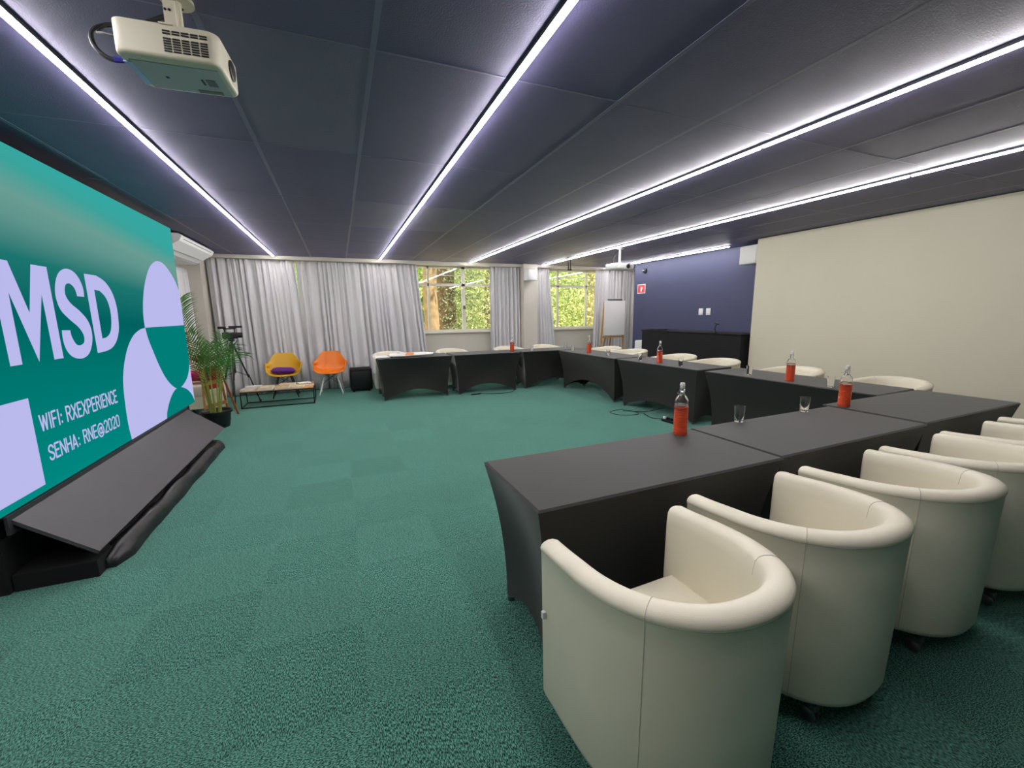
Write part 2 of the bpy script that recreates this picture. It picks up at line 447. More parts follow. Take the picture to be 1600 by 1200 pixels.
Do = [(4.354, 1.828), (4.478, 1.79), (4.567, 1.713), (4.607, 1.609), (4.604, 1.491), (4.573, 1.384), (4.5, 1.302), (4.408, 1.255), (4.3, 1.238)]
Di = [(4.372, 1.711), (4.446, 1.667), (4.484, 1.596), (4.485, 1.503), (4.451, 1.41), (4.404, 1.365), (4.346, 1.344)]
lett = bpy.data.objects.new('lettering', None); COL.objects.link(lett); lett.parent = scr; lett['label'] = 'big lavender white letters'
plate('letter', [Mo], .002, 'screenwhite', lett)
plate('letter', [smooth_poly(So, False) + smooth_poly(Sb, False)], .002, 'screenwhite', lett)
plate('letter', [[(4.185, 1.827)] + smooth_poly(Do, False) + [(4.185, 1.234)], [(4.294, 1.717)] + smooth_poly(Di, False) + [(4.290, 1.340)]], .002, 'screenwhite', lett)
top = [(5.106, 1.40), (5.113, 1.524), (5.17, 1.682), (5.267, 1.834), (5.414, 1.982), (5.554, 2.057), (5.689, 2.087), (5.839, 2.075), (6.0, 2.005), (6.13, 1.91), (6.221, 1.80)]
plate('logo_shape', [smooth_poly(top, False) + [(6.222, 1.40)]], .002, 'screenwhite')
arc = [(5.105, 1.4), (4.987, 1.387), (4.836, 1.34), (4.705, 1.256), (4.607, 1.152), (4.54, 1.049), (4.498, 0.944), (4.475, 0.782), (4.468, 0.638), (4.474, 0.546), (4.49, 0.457)]
plate('logo_shape', [[(6.222, 0.457), (6.222, 1.40)] + smooth_poly(arc, False)], .002, 'screenwhite')
U_ = [(5.105, 1.402), (5.135, 1.295), (5.211, 1.159), (5.3, 1.014), (5.417, 0.873), (5.559, 0.769), (5.713, 0.708), (5.885, 0.718), (6.07, 0.783), (6.175, 0.876), (6.222, 0.966)]
plate('logo_shape', [smooth_poly(U_, False) + [(6.222, 1.402)]], .004, 'screenteal')
ball = [(5.29, 0.457), (5.329, 0.529), (5.446, 0.627), (5.593, 0.697), (5.726, 0.715), (5.851, 0.701), (6.022, 0.644), (6.161, 0.551), (6.221, 0.457)]
plate('logo_shape', [smooth_poly(ball, False)], .004, 'screenteal')
plate('card', [[(2.77, 0.500), (3.33, 0.500), (3.333, 1.037), (2.77, 1.037)]], .002, 'screenwhite')
# condensed stroke lettering
def arcp(cx, cy, rx_, ry_, a0, a1, n=8):
    return [(cx + rx_ * math.cos(R(a0 + (a1 - a0) * i / n)), cy + ry_ * math.sin(R(a0 + (a1 - a0) * i / n))) for i in range(n + 1)]
GL = {
 'W': (.62, [[(0, 1), (.14, 0), (.30, .95), (.46, 0), (.60, 1)]]),
 'I': (.10, [[(.05, 0), (.05, 1)]]),
 'F': (.36, [[(0, 0), (0, 1), (.34, 1)], [(0, .52), (.30, .52)]]),
 ':': (.10, [[(.05, .08), (.05, .14)], [(.05, .55), (.05, .61)]]),
 'R': (.40, [[(0, 0), (0, 1)], [(0, 1), (.2, 1)] + arcp(.2, .76, .18, .24, 90, -90) + [(0, .52)], [(.2, .52), (.40, 0)]]),
 'X': (.44, [[(0, 0), (.42, 1)], [(0, 1), (.42, 0)]]),
 'E': (.34, [[(.34, 0), (0, 0), (0, 1), (.34, 1)], [(0, .52), (.30, .52)]]),
 'P': (.38, [[(0, 0), (0, 1)], [(0, 1), (.18, 1)] + arcp(.18, .73, .2, .27, 90, -90) + [(0, .46)]]),
 'N': (.42, [[(0, 0), (0, 1), (.40, 0), (.40, 1)]]),
 'C': (.38, [arcp(.19, .75, .19, .25, 0, 180) + arcp(.19, .25, .19, .25, 180, 360)]),
 'S': (.38, [arcp(.19, .75, .19, .25, 10, 200, 10) + [(.10, .56), (.28, .44)] + arcp(.19, .25, .19, .25, 20, -170, 10)]),
 'H': (.40, [[(0, 0), (0, 1)], [(.40, 0), (.40, 1)], [(0, .52), (.40, .52)]]),
 'A': (.44, [[(0, 0), (.21, 1), (.42, 0)], [(.07, .28), (.35, .28)]]),
 '0': (.38, [arcp(.19, .75, .19, .25, 0, 180) + arcp(.19, .25, .19, .25, 180, 360) + [(.38, .75)]]),
 '2': (.38, [arcp(.19, .75, .19, .25, 170, -20, 10) + [(0, 0), (.38, 0)]]),
 '@': (.70, [arcp(.35, .36, .35, .50, -30, 0, 3) + arcp(.35, .40, .35, .54, 0, 310, 22), arcp(.33, .36, .14, .24, 0, 360, 12), [(.49, .62), (.47, .2)] + arcp(.58, .25, .10, .16, 200, 360, 5)]),
 ' ': (.18, []),
}
def text(s, y0, y1, z0, z1, off=.003, wt=.124, track=.15):
    tot = sum(GL[c][0] + track for c in s) - track
    hh = z1 - z0; kx = (y1 - y0) / tot
    mb = MB(); cur = 0; sw = wt * hh * .5
    def P(p): return (y0 + (cur + p[0]) * kx, z0 - .475 + sw + p[1] * (hh - 2 * sw))
    for c in s:
        for st in GL[c][1]:
            q = [P(p) for p in st]
            for i in range(len(q) - 1):
                a, b = Vector(q[i]), Vector(q[i + 1]); d = b - a
                if d.length < 1e-6: continue
                d.normalize(); e = d * sw * .75; n_ = Vector((-d.y, d.x)) * sw
                a2, b2 = a - e * (1 if i == 0 else .5), b + e * (1 if i == len(q) - 2 else .5)
                mb.add([(off, *(a2 + n_)), (off, *(a2 - n_)), (off, *(b2 - n_)), (off, *(b2 + n_))], [(0, 1, 2, 3)])
        cur += GL[c][0] + track
    return mb.build('text_line', 'screenwhite', scr)
text('WIFI: RXEXPERIENCE', 3.392, 4.352, 0.812, 0.922)
text('SENHA: RNE@2020', 3.418, 4.325, 0.618, 0.721)

# stage base, sloping board under the display
t = empty('stage_base', (-1.8, 4.2, 0), 0, 'low black wrapped plinth under the big teal display', 'plinth')
MB().box(0.02, .385, -1.20, 1.40, 0, .10).build('plinth_box', 'blackcloth', t)
t3 = empty('display_base', (-2.04, 4.6, 0), 0, 'black draped base carrying the big teal display', 'display base')
MB().box(-.26, .25, -1.62, 1.58, 0, .455).build('base_box', 'blackcloth', t3)
# wrinkled vinyl roll along the front
vr = MB(); random.seed(11); n = 60; m_ = 10; vs = []; fs = []
for i in range(n + 1):
    yy = -1.12 + 2.62 * i / n
    e = min(1, (i + 1) / 4, (n - i + 1) / 4)
    wv = 0.003 * math.sin(i * .55) + random.uniform(-.0012, .0012)
    for k in range(m_ + 1):
        a = PI * k / m_
        rr = (.060 + wv + .003 * math.sin(3 * a + i * .35)) * (.55 + .45 * e)
        vs.append((.395 + (rr * 1.25) * math.cos(a) - .02 * (1 - e), yy, max(0.002, rr * 1.75 * math.sin(a))))
for i in range(n):
    for k in range(m_): fs.append((i * (m_ + 1) + k, i * (m_ + 1) + k + 1, (i + 1) * (m_ + 1) + k + 1, (i + 1) * (m_ + 1) + k))
fs.append(tuple(range(m_ + 1))); fs.append(tuple((n) * (m_ + 1) + k for k in range(m_, -1, -1)))
vr.add(vs, fs, True).build('vinyl_wrap', 'vinyl', t, autosmooth=False)
t = empty('sloping_board', (-1.39, 4.43, 0), 0, 'dark grey board leaning from the display bottom down to the carpet side', 'board')
bd = MB(); y0_, y1_ = -1.44, 1.47
A = (-.335, .425); B = (0.0, .163); d_ = Vector((B[0] - A[0], B[1] - A[1])).normalized(); nrm = Vector((d_.y, -d_.x)) * .02
pro = [A, B, (B[0] + nrm.x, B[1] + nrm.y), (A[0] + nrm.x, A[1] + nrm.y)]
vs = [(p[0], y, p[1]) for y in (y0_, y1_) for p in pro]
bd.add(vs, [(0, 1, 2, 3), (7, 6, 5, 4), (0, 4, 5, 1), (1, 5, 6, 2), (2, 6, 7, 3), (3, 7, 4, 0)])
bd.build('panel', 'ramp', t)
MB().box(-.349, -.335, y0_ - .03, y1_ - .01, .35, .452).build('lip', 'ramplip', t)
for yy in (-1.2, 0, 1.2): MB().bar((-.2, yy, .101), (-.2, yy, .285), .03).build('support', 'black', t)

# ================================================================ TABLES
def cover_mesh(L_, W_, Ht=0.75, arch=(.17, .09), seed=0, fold=0.0):
    rnd = random.Random(seed)
    # perimeter samples : position on the top rectangle, outward normal, centre-ness
    per = []
    def side(ax, ay, bx, by, nx, ny, n, ln):
        for i in range(n):
            s = i / n
            per.append((ax + (bx - ax) * s, ay + (by - ay) * s, nx, ny, math.sin(PI * s), ln))
    hx, hy = L_ / 2, W_ / 2
    side(-hx, -hy, hx, -hy, 0, -1, 28, 0)
    side(hx, -hy, hx, hy, 1, 0, 14, 1)
    side(hx, hy, -hx, hy, 0, 1, 28, 0)
    side(-hx, hy, -hx, -hy, -1, 0, 14, 1)
    n = len(per); vs = []; fs = []
    rows = 14
    rings = []
    for r in range(-1, rows + 1):
        ring = []
        for (x, y, nx, ny, c, ln) in per:
            cornerness = 1 - c
            if r == -1:
                px, py, z = x * (1 - .010 / hx), y * (1 - .010 / hy), Ht
            else:
                t_ = r / rows
                if r == 0: t_ = 0
                hem = (arch[ln]) * (c ** 0.8)
                ztop = Ht - .008
                z = ztop + (hem - ztop) * t_
                ci = .085 * (1 - (1 - t_) ** 2.2)            # the corners run in to the feet
                mi_ = .035 * math.sin(PI * min(1, t_ * 1.0)) * c + .02 * c * t_
                if ln == 1: mi_ *= .8
                ix = 1 - ci / hx; iy = 1 - ci / hy
                px, py = x * ix, y * iy
                px -= nx * mi_; py -= ny * mi_
            ring.append((px, py, z))
        rings.append(ring)
    for ring in rings: vs += ring
    R_ = len(rings)
    for r in range(R_ - 1):
        for k in range(n):
            k2 = (k + 1) % n
            fs.append((r * n + k, r * n + k2, (r + 1) * n + k2, (r + 1) * n + k))
    mb = MB(); mb.add(vs, fs, True)
    # top
    mb.add(rings[0], [tuple(range(n))], False)
    return mb
def table(cx, cy, rz, L_, W_, label, seed=0, arch=(.17, .09)):
    t = empty('covered_table', (cx, cy, 0), rz, label, 'table', 'black covered tables forming a u shape')
    cover_mesh(L_, W_, seed=seed, arch=arch).build('stretch_cover', 'spandex', t, autosmooth=True)
    for sx in (-1, 1):
        for sy in (-1, 1):
            x, y = sx * (L_ / 2 - .10), sy * (W_ / 2 - .10)
            lg = MB(); lg.tube([(x * .97, y * .9, .72), (x, y, .02)], .013, 8); lg.lathe([(0, 0), (.02, 0), (.02, .025), (0, .025)], (x, y, 0), 10)
            lg.build('leg', 'steel', t)
    return t
a = R(2.0)
table(1.350, 1.672, R(1.2), 1.415, .615, 'near black covered table, front end of the row beside the first white chairs', 1)
table(2.790, 1.722, R(1.6), 1.455, .610, 'black covered table in the middle of the near row, two tumblers on it', 2)
table(4.255, 1.800, R(1.4), 1.42, .650, 'black covered table at the beige wall end of the near row', 3)
table(4.600, 3.050, R(90 + 3.6), 1.80, .66, 'black covered table nearest the beige wall in the right side row', 4, (.15, .09))
table(4.475, 4.830, R(90 + 4), 1.55, .66, 'black covered table in the middle of the right side row', 5, (.17, .09))
table(4.385, 6.545, R(90 + 2), 1.78, .66, 'black covered table in the right side row next to the far corner', 6, (.26, .09))
table(1.205, 7.765, R(0), 1.30, .63, 'far black covered table at the left end with white board on top', 7)
table(2.560, 7.775, R(0), 1.33, .63, 'black covered table in the middle of the far row under the window', 8)
table(4.010, 7.800, R(0), 1.46, .63, 'black covered table in the far corner of the u shape', 9)

# ================================================================ TUB CHAIRS
def outline(u, d=0.0, zf=1.0):
    # u 0..1 from the left arm front round the back to the right arm front; d = inset; chair faces +y
    hw = .326; yf = .29; yc = .12 - .01 * (1 - zf); b = .407 - .018 * (1 - zf)
    ls = yf - yc; la = 0.95
    tot = 2 * ls + la; s = u * tot
    if s < ls: p = Vector((-hw, yf - s)); n_ = Vector((-1, 0))
    elif s > ls + la: p = Vector((hw, yc + (s - ls - la))); n_ = Vector((1, 0))
    else:
        an = PI + PI * (s - ls) / la
        ex = 0.86 + .03 * zf
        cx_, sy_ = math.cos(an), math.sin(an)
        p = Vector((hw * math.copysign(abs(cx_) ** ex, cx_), yc + b * math.copysign(abs(sy_) ** ex, sy_)))
        n_ = Vector((math.cos(an) / hw, math.sin(an) / b)).normalized()
    return p - n_ * d, n_
def rise(u): return .052 * math.sin(PI * u) ** 1.5
PROF = [(.034, .115), (.016, .122), (.009, .145), (.005, .40), (.002, .62), (.0, .697), (-.003, .702), (-.004, .710), (.001, .719), (.012, .726), (.030, .730), (.050, .729), (.064, .723), (.074, .710), (.079, .67), (.081, .55), (.083, .42), (.085, .30), (.085, .13), (.07, .115)]
def shell_mesh():
    mb = MB(); nu = 56; vs = []; fs = []; m_ = len(PROF)
    us = [i / nu for i in range(nu + 1)]
    cz = .42; cd = .043
    def ring(u, k=1.0, fwd=0.0):
        out = []
        for d, z in PROF:
            dd = cd + (d - cd) * k; zz = z
            if k < 1: zz = cz + (z - cz) * (1 - (1 - k) * .09)
            zf = min(1, max(0, (z - .12) / .55))
            p, n_ = outline(u, dd, zf)
            out.append((p.x, p.y + fwd, zz + rise(u) * max(0, (z - .5) / .25 if z > .5 else 0)))
        return out
    R_ = [ring(0, .62, .019), ring(0, .84, .015), ring(0, .95, .008)] + [ring(u) for u in us] + [ring(1, .95, .008), ring(1, .84, .015), ring(1, .62, .019)]
    for r in R_: vs += r
    for i in range(len(R_) - 1):
        for k in range(m_):
            k2 = (k + 1) % m_
            fs.append((i * m_ + k, (i + 1) * m_ + k, (i + 1) * m_ + k2, i * m_ + k2))
    fs.append(tuple(range(m_))); fs.append(tuple((len(R_) - 1) * m_ + k for k in range(m_ - 1, -1, -1)))
    mb.add(vs, fs, True); return mb
def inner_poly(d, front, n=40):
    pts = []
    for i in range(n + 1):
        p, _ = outline(i / n, d); pts.append((p.x, min(p.y, front)))
    return pts
def make_tub(loc, rz, label, group='white tub armchairs at the black tables'):
    t = empty('tub_armchair', loc, rz, label, 'armchair', group)
    shell_mesh().build('shell', 'leather', t, autosmooth=False)
    # piping under the rim, outside
    pp = []
    for i in range(71):
        u = i / 70; p, _ = outline(u, -.0005); pp.append((p.x, p.y, .700 + rise(u) * .80))
    MB().tube(pp, .0022, 6).build('piping', 'stitch', t)
    for u in (.285, .715):
        sm_ = MB(); pts = []
        for d, z in PROF[1:15]:
            zf = min(1, max(0, (z - .12) / .55)); p, _ = outline(u, d - .0004, zf); pts.append((p.x, p.y, z + rise(u) * max(0, (z - .5) / .25 if z > .5 else 0) + (.0006 if z > .7 else 0)))
        sm_.tube(pts, .0013, 5); sm_.build('seam', 'stitch', t)
    poly = inner_poly(.078, .262)
    bs = MB().prism(poly, .115, .30); bs.build('base', 'leather', t)
    st = MB(); n = len(poly); cxm = (0, .02); vs = []; fs = []
    lv = [(.982, .30), (1.0, .315), (1.0, .44), (.975, .465), (.90, .477), (.5, .486)]
    for k, z in lv:
        for x, y in poly: vs.append((cxm[0] + (x - cxm[0]) * k, cxm[1] + (y - cxm[1]) * k + (.008 if k >= 1 and y > .26 else 0), z))
    for r in range(len(lv) - 1):
        for k in range(n):
            k2 = (k + 1) % n; fs.append((r * n + k, r * n + k2, (r + 1) * n + k2, (r + 1) * n + k))
    fs.append(tuple((len(lv) - 1) * n + k for k in range(n))); fs.append(tuple(range(n))[::-1])
    st.add(vs, fs, True); st.build('seat', 'leather', t)
    tg = MB().box(-.337, -.3255, .262, .276, .46, .485); tg.build('fabric_tag', 'paper', t)
    for x, y in ((-.235, .20), (.235, .20), (-.15, -.17), (.15, -.17)):
        c = MB(); c.lathe([(0, .115), (.02, .115), (.02, .105), (.008, .10), (.008, .07), (0, .07)], (x, y, 0), 10)
        c.box(x - .017, x + .017, y - .012, y + .022, .05, .078, b=.005)
        co = c.build('caster', 'steel', t)
        wv = MB()
        for s_ in (-1, 1):
            M_ = Matrix.Rotation(PI / 2, 4, 'Y')
            wv.lathe([(0, -.006), (.022, -.006), (.027, -.003), (.027, .003), (.022, .006), (0, .006)], (x + s_ * .013, y + .014, .027), 14, M_)
        wv.build('wheel', 'steel', co)
    return t
tub0 = make_tub((.920, .905, 0), R(2.5), 'white tub armchair nearest the camera, at the open end of the near table')
def tub(x, y, rz, label, z=0):
    return dup(tub0, None, (x, y, z), rz, label)
tub(1.650, .985, R(3), 'second white tub armchair from the camera, right behind the nearest one')
tub(2.400, 1.015, R(2.5), 'third white tub armchair from the camera in the near row')
tub(3.115, 1.035, R(1), 'fourth white tub armchair of the near row')
tub(3.80, 1.06, R(1), 'fifth white tub armchair of the near row, mostly cut off by the photo edge')
tub(4.62, 1.08, R(0), 'last white tub armchair of the near row, only a sliver at the photo edge')
# right row, facing the tables
for x, y, l in ((5.30, 2.50, 'white tub armchair behind the right row, by the beige wall nearest the camera'),
                (5.30, 3.52, 'white tub armchair behind the right row, rim showing behind the beige wall bottle'),
                (5.26, 4.66, 'white tub armchair behind the right row, in front of the black counter end'),
                (5.24, 5.47, 'white tub armchair behind the right row, next to the bottle before the black counter'),
                (5.22, 6.66, 'white tub armchair behind the right row, before the small white cabinet'),
                (5.18, 7.42, 'white tub armchair behind the right row, in front of the flipchart easel')):
    tub(x, y, R(90), l)
for x, y, l in ((0.86, 8.48, 'white tub armchair at the left end of the far row, side visible past the table'),
                (2.10, 8.52, 'white tub armchair in the far row under the tree window'),
                (3.36, 8.50, 'white tub armchair in the far row behind the red bottle by the curtain'),
                (4.28, 8.56, 'white tub armchair in the far row beside the wall pillar')):
    tub(x, y, R(180), l)
tub(-2.08, 7.84, R(-170), 'white armchair with pink cushion between display and palm')

# ================================================================ BOTTLES, TUMBLERS
def make_bottle(loc, rz, label):
    t = empty('swing_top_bottle', loc, rz, label, 'bottle', 'swing top bottles of red drink')
    ro = .040; prof = [(0, .0), (.036, .0), (.040, .006), (.040, .018)]
    z = .022
    while z < .185:
        prof += [(.0410, z), (.0382, z + .0045)]; z += .009
    prof += [(.0405, .190), (.040, .205), (.037, .220), (.030, .235), (.020, .248), (.0145, .256), (.0135, .268), (.0165, .272), (.0165, .281), (.0135, .283), (.0135, .290)]
    inn = [(.0105, .290), (.0105, .256), (.017, .243), (.027, .231), (.034, .217), (.037, .203), (.037, .012), (.034, .006), (0, .006)]
    MB().lathe([(a_, b_) for a_, b_ in prof if b_ > .172 or b_ == 0][1:] + inn[:6] + [(.037, .174)], n=28).build('glass_body', 'glass', t)
    lq = [(0, .0004), (.037, .0004), (.0412, .006), (.0412, .020)]; z = .022
    while z < .165: lq += [(.0418, z), (.0392, z + .0045)]; z += .009
    MB().lathe(lq + [(.0412, .172), (0, .172)], n=28).build('drink', 'liquid', t)
    MB().lathe([(0, .288), (.0125, .288), (.0145, .292), (.0150, .312), (.0125, .322), (0, .324)], n=20).build('stopper', 'whiteplastic', t)
    wr = MB()
    for s_ in (-1, 1):
        wr.tube([(s_ * .0165, 0, .262), (s_ * .024, 0, .268), (s_ * .026, 0, .285), (s_ * .020, 0, .305), (s_ * .008, 0, .318)], .0014, 6)
        wr.tube([(s_ * .0165, 0, .276), (s_ * .025, .006, .272), (s_ * .024, .018, .258), (0, .024, .252)], .0014, 6)
    wr.build('wire_bail', 'steel', t); return t
ZT_ = 0.7505
bt0 = make_bottle((1.895, 1.925, ZT_), R(10), 'bottle of red drink with white stopper standing on the nearest table')
for x, y, rz, l in ((3.605, 1.99, 30, 'bottle of red drink on the seam near the corner of the near row'),
                    (4.385, 2.96, 70, 'bottle of red drink on the right row standing in front of the beige wall'),
                    (4.315, 4.86, 20, 'bottle of red drink in the middle of the right row, before the black counter'),
                    (4.265, 6.68, 40, 'bottle of red drink near the far corner, in front of the curtain by the window'),
                    (3.11, 7.64, 0, 'bottle of red drink on the far row under the windows')):
    dup(bt0, None, (x, y, ZT_), R(rz), l)
def make_glass(loc, label):
    t = empty('glass_tumbler', loc, 0, label, 'drinking glass', 'clear tumblers on the tables')
    MB().lathe([(0, 0), (.026, 0), (.028, .003), (.0345, .108), (.0345, .110), (.0325, .110), (.0325, .108), (.026, .014), (.022, .011), (0, .011)], n=28).build('cup', 'glass', t)
    return t
gl0 = make_glass((2.475, 1.99, ZT_), 'clear tumbler beside the nearest red bottle on the near row')
for x, y, l in ((3.155, 2.00, 'clear tumbler on the near row between middle table and corner bottle'),
                (4.39, 2.56, 'clear tumbler on the right row just behind the corner bottle'),
                (4.41, 3.46, 'clear tumbler on the right row left of the beige wall bottle'),
                (4.31, 4.44, 'clear tumbler on the right row before the black counter'),
                (4.285, 5.26, 'clear tumbler on the right row left of the middle bottle'),
                (4.30, 6.12, 'clear tumbler on the right row just right of the far corner bottle'),
                (4.26, 7.26, 'clear tumbler at the far corner left of the corner bottle'),
                (4.43, 7.86, 'clear tumbler on the far corner table below the second window'),
                (3.55, 7.66, 'clear tumbler on the far row right of the red bottle')):
    dup(gl0, None, (x, y, ZT_), 0, l)

# ================================================================ CURTAINS
def curtain(x0, x1, xb0, xb1, y, ztop, zbot, pleats, seed, label):
    rnd = random.Random(seed); mb = MB(); nx = max(24, int(pleats * 10)); nz = 14; vs = []; fs = []
    ph = [rnd.uniform(-.9, .9) for _ in range(int(pleats) + 3)]; am = [rnd.uniform(.35, 1.4) for _ in range(int(pleats) + 3)]
    for j in range(nz + 1):
        v = j / nz
        for i in range(nx + 1):
            u = i / nx
            xx = (x0 + (x1 - x0) * u) * (1 - v) + (xb0 + (xb1 - xb0) * u) * v
            q = (u + .018 * math.sin(u * 17 + seed) + .010 * math.sin(u * 41 + 2 * seed) - .018 * math.sin(seed)) * pleats; q = min(max(q, 0), pleats - .001); k = int(q); f = q - k
            aa = am[k] * (1 - f) + am[k + 1] * f; pp_ = ph[k] * (1 - f) + ph[k + 1] * f
            amp = (.018 + .030 * min(1, v * 2.2)) * aa
            yy = y + amp * math.sin(2 * PI * q + pp_ * (.4 + v)) + .012 * math.sin(2 * PI * q * 2.3 + pp_ * 3) * (1 - v * .5)
            xx += .012 * math.sin(2 * PI * q * 1.0 + 1.2 + pp_) * v
            vs.append((xx, yy, ztop + (zbot - ztop) * v))
    for j in range(nz):
        for i in range(nx): fs.append((j * (nx + 1) + i, j * (nx + 1) + i + 1, (j + 1) * (nx + 1) + i + 1, (j + 1) * (nx + 1) + i))
    mb.add(vs, fs, True)
    t = mb.build('curtain', 'curtain', autosmooth=False)
    tag(t, label, 'curtain', 'pale grey pleated curtains along the window wall')
    md = t.modifiers.new('thickness', 'SOLIDIFY'); md.thickness = .003
    return t
curtain(-2.13, -0.715, -2.10, -0.60, 9.22, 2.545, .015, 13, 1, 'wide pale grey curtain at the left corner behind the yellow chair')
curtain(-0.695, 1.60, -0.69, 1.80, 9.275, 2.545, .015, 20, 2, 'wide pale grey curtain behind the orange chair up to the tree window')
curtain(3.22, 3.96, 3.20, 3.97, 9.22, 2.545, .015, 8, 3, 'pale grey curtain between the tree window and the wall pillar')
curtain(4.37, 4.74, 4.36, 4.97, 9.22, 2.55, .015, 6, 4, 'narrow pale grey curtain right of the wall pillar')
curtain(6.04, 7.25, 5.97, 7.25, 9.22, 2.57, .015, 12, 5, 'pale grey curtain behind the flipchart easel')
lc = curtain(0, .66, 0, .66, 0, 2.30, .015, 7, 6, 'pale grey curtain on the left wall beside the display edge')
lc.location = (X0 + .09, 8.25, 0); lc.rotation_euler = (0, 0, R(90))

# ================================================================ WALL AND CEILING FIXTURES
def shade(prof, a0, a1, axis='y'):
    mb = MB(); n = len(prof)
    vs = [((p[0], a0, p[1]) if axis == 'y' else (a0, p[0], p[1])) for p in prof] + [((p[0], a1, p[1]) if axis == 'y' else (a1, p[0], p[1])) for p in prof]
    mb.add(vs, [tuple(range(n)), tuple(range(2 * n - 1, n - 1, -1))] + [(i, n + i, n + (i + 1) % n, (i + 1) % n) for i in range(n)], False); return mb
t = empty('air_conditioner', (-2.45, 7.67, 2.33), 0, 'white air conditioner hung at the ceiling in the left corner above the display edge', 'air conditioner')
shade([(0.02, .0), (.36, .0), (.60, .155), (.63, .21), (.60, .245), (.02, .255)], -.78, .78).build('body', 'whiteplastic', t)
lv_ = MB()
lv_.bar((.40, -.70, .014), (.40, .70, .014), .010, .004, up=(-.54, 0, .84))
lv_.bar((.47, -.70, .062), (.47, .70, .062), .010, .004, up=(-.54, 0, .84))
lv_.build('louver_slot', 'greyplastic', t)
MB().bar((.617, -.66, .19), (.617, .66, .19), .006, .012).build('air_slot', 'black', t)

# near projector
p1 = empty('ceiling_projector', (-.455, 1.99, 2.35), R(-4), 'large cream projector hanging upside down at top left, near the camera', 'projector', 'ceiling projectors')
body = MB(); bm = bmesh.new(); bmesh.ops.create_cube(bm, size=1)
for v in bm.verts: v.co = Vector((v.co.x * .30, v.co.y * .245, .05 + v.co.z * .10))
bmesh.ops.bevel(bm, geom=[e for e in bm.edges if abs(e.verts[0].co.z - e.verts[1].co.z) > .05], offset=.035, segments=5, profile=.5, affect='EDGES')
bmesh.ops.bevel(bm, geom=[e for e in bm.edges if e.verts[0].co.z < .01 and e.verts[1].co.z < .01], offset=.012, segments=3, profile=.5, affect='EDGES')
body.frombm(bm, True); body.build('body', 'cream', p1)
und = MB().box(-.125, .130, -.080, .105, -.0022, .001); und.build('underside_plate', 'greyplastic', p1)
MB().box(-.146, -.122, -.065, .085, -.0030, .001).build('side_strip', 'bluelabel', p1)
vn = MB()
for i in range(5):
    for j in range(9):
        if j == 6: continue
        vn.box(-.005 + i * .026, .016 + i * .026, -.1262, -.1200, .018 + j * .0075, .0215 + j * .0075)
vn.build('vent_slots', 'black', p1)
MB().lathe([(0, 0), (.034, 0), (.034, .006), (.026, .009), (0, .007)], (.149, .02, .052), 20, Matrix.Rotation(PI / 2, 4, 'Y')).build('lens', 'black', p1)
MB().box(.070, .100, -.01, .035, -.0045, -.001).build('focus_window', 'steel', p1)
MB().box(.055, .062, -.005, .03, -.0045, -.001).build('latch', 'black', p1)
MB().box(.02, .10, .075, .10, -.0035, -.001).build('rating_label', 'steel', p1)
MB().box(-.055, -.045, .005, .015, -.004, -.001).build('indicator', 'purpleplug', p1)
mk = MB().box(-.02, .045, -.055, .055, .10, .112, b=.003).box(-.012, .026, -.128, -.055, .098, .103).box(-.010, .024, -.075, -.069, .10, .20)
for x in (-.008, .004): mk.lathe([(0, 0), (.004, 0), (.004, .002), (0, .002)], (x + .004, -.076, .17), 10, Matrix.Rotation(PI / 2, 4, 'X'), mi=1)
mk.tube([(.01, 0, .11), (.01, 0, .245)], .012, 12)
mk.lathe([(0, .236), (.05, .236), (.05, .249), (0, .249)], (.01, 0, 0), 20)
mk.build('ceiling_mount', ['cream', 'black'], p1)
def bez(pts, n=10): 
    out = []
    P_ = [Vector(p) for p in pts]
    for i in range(len(P_) - 1):
        a_, b_, c_, d_2 = P_[max(i - 1, 0)], P_[i], P_[i + 1], P_[min(i + 2, len(P_) - 1)]
        for k in range(n):
            u = k / n; out.append(0.5 * ((2 * b_) + (c_ - a_) * u + (2 * a_ - 5 * b_ + 4 * c_ - d_2) * u * u + (-a_ + 3 * b_ - 3 * c_ + d_2) * u ** 3))
    out.append(P_[-1]); return out
cb = MB()
cb.tube(bez([(.02, .03, .245), (-.03, .03, .21), (-.14, .04, .165), (-.225, .05, .155), (-.262, .04, .125), (-.262, .03, .085), (-.235, .01, .045), (-.195, .0, .025), (-.15, .0, .03)]), .0075, 8)
cb.tube(bez([(-.225, .045, .15), (-.245, .03, .12), (-.21, -.01, .10), (-.15, -.03, .085)]), .004, 7)
cb.build('cable', 'cablegrey', p1)
MB().tube([(-.195, .0, .026), (-.150, .0, .03)], .010, 8).build('plug', 'purpleplug', p1)

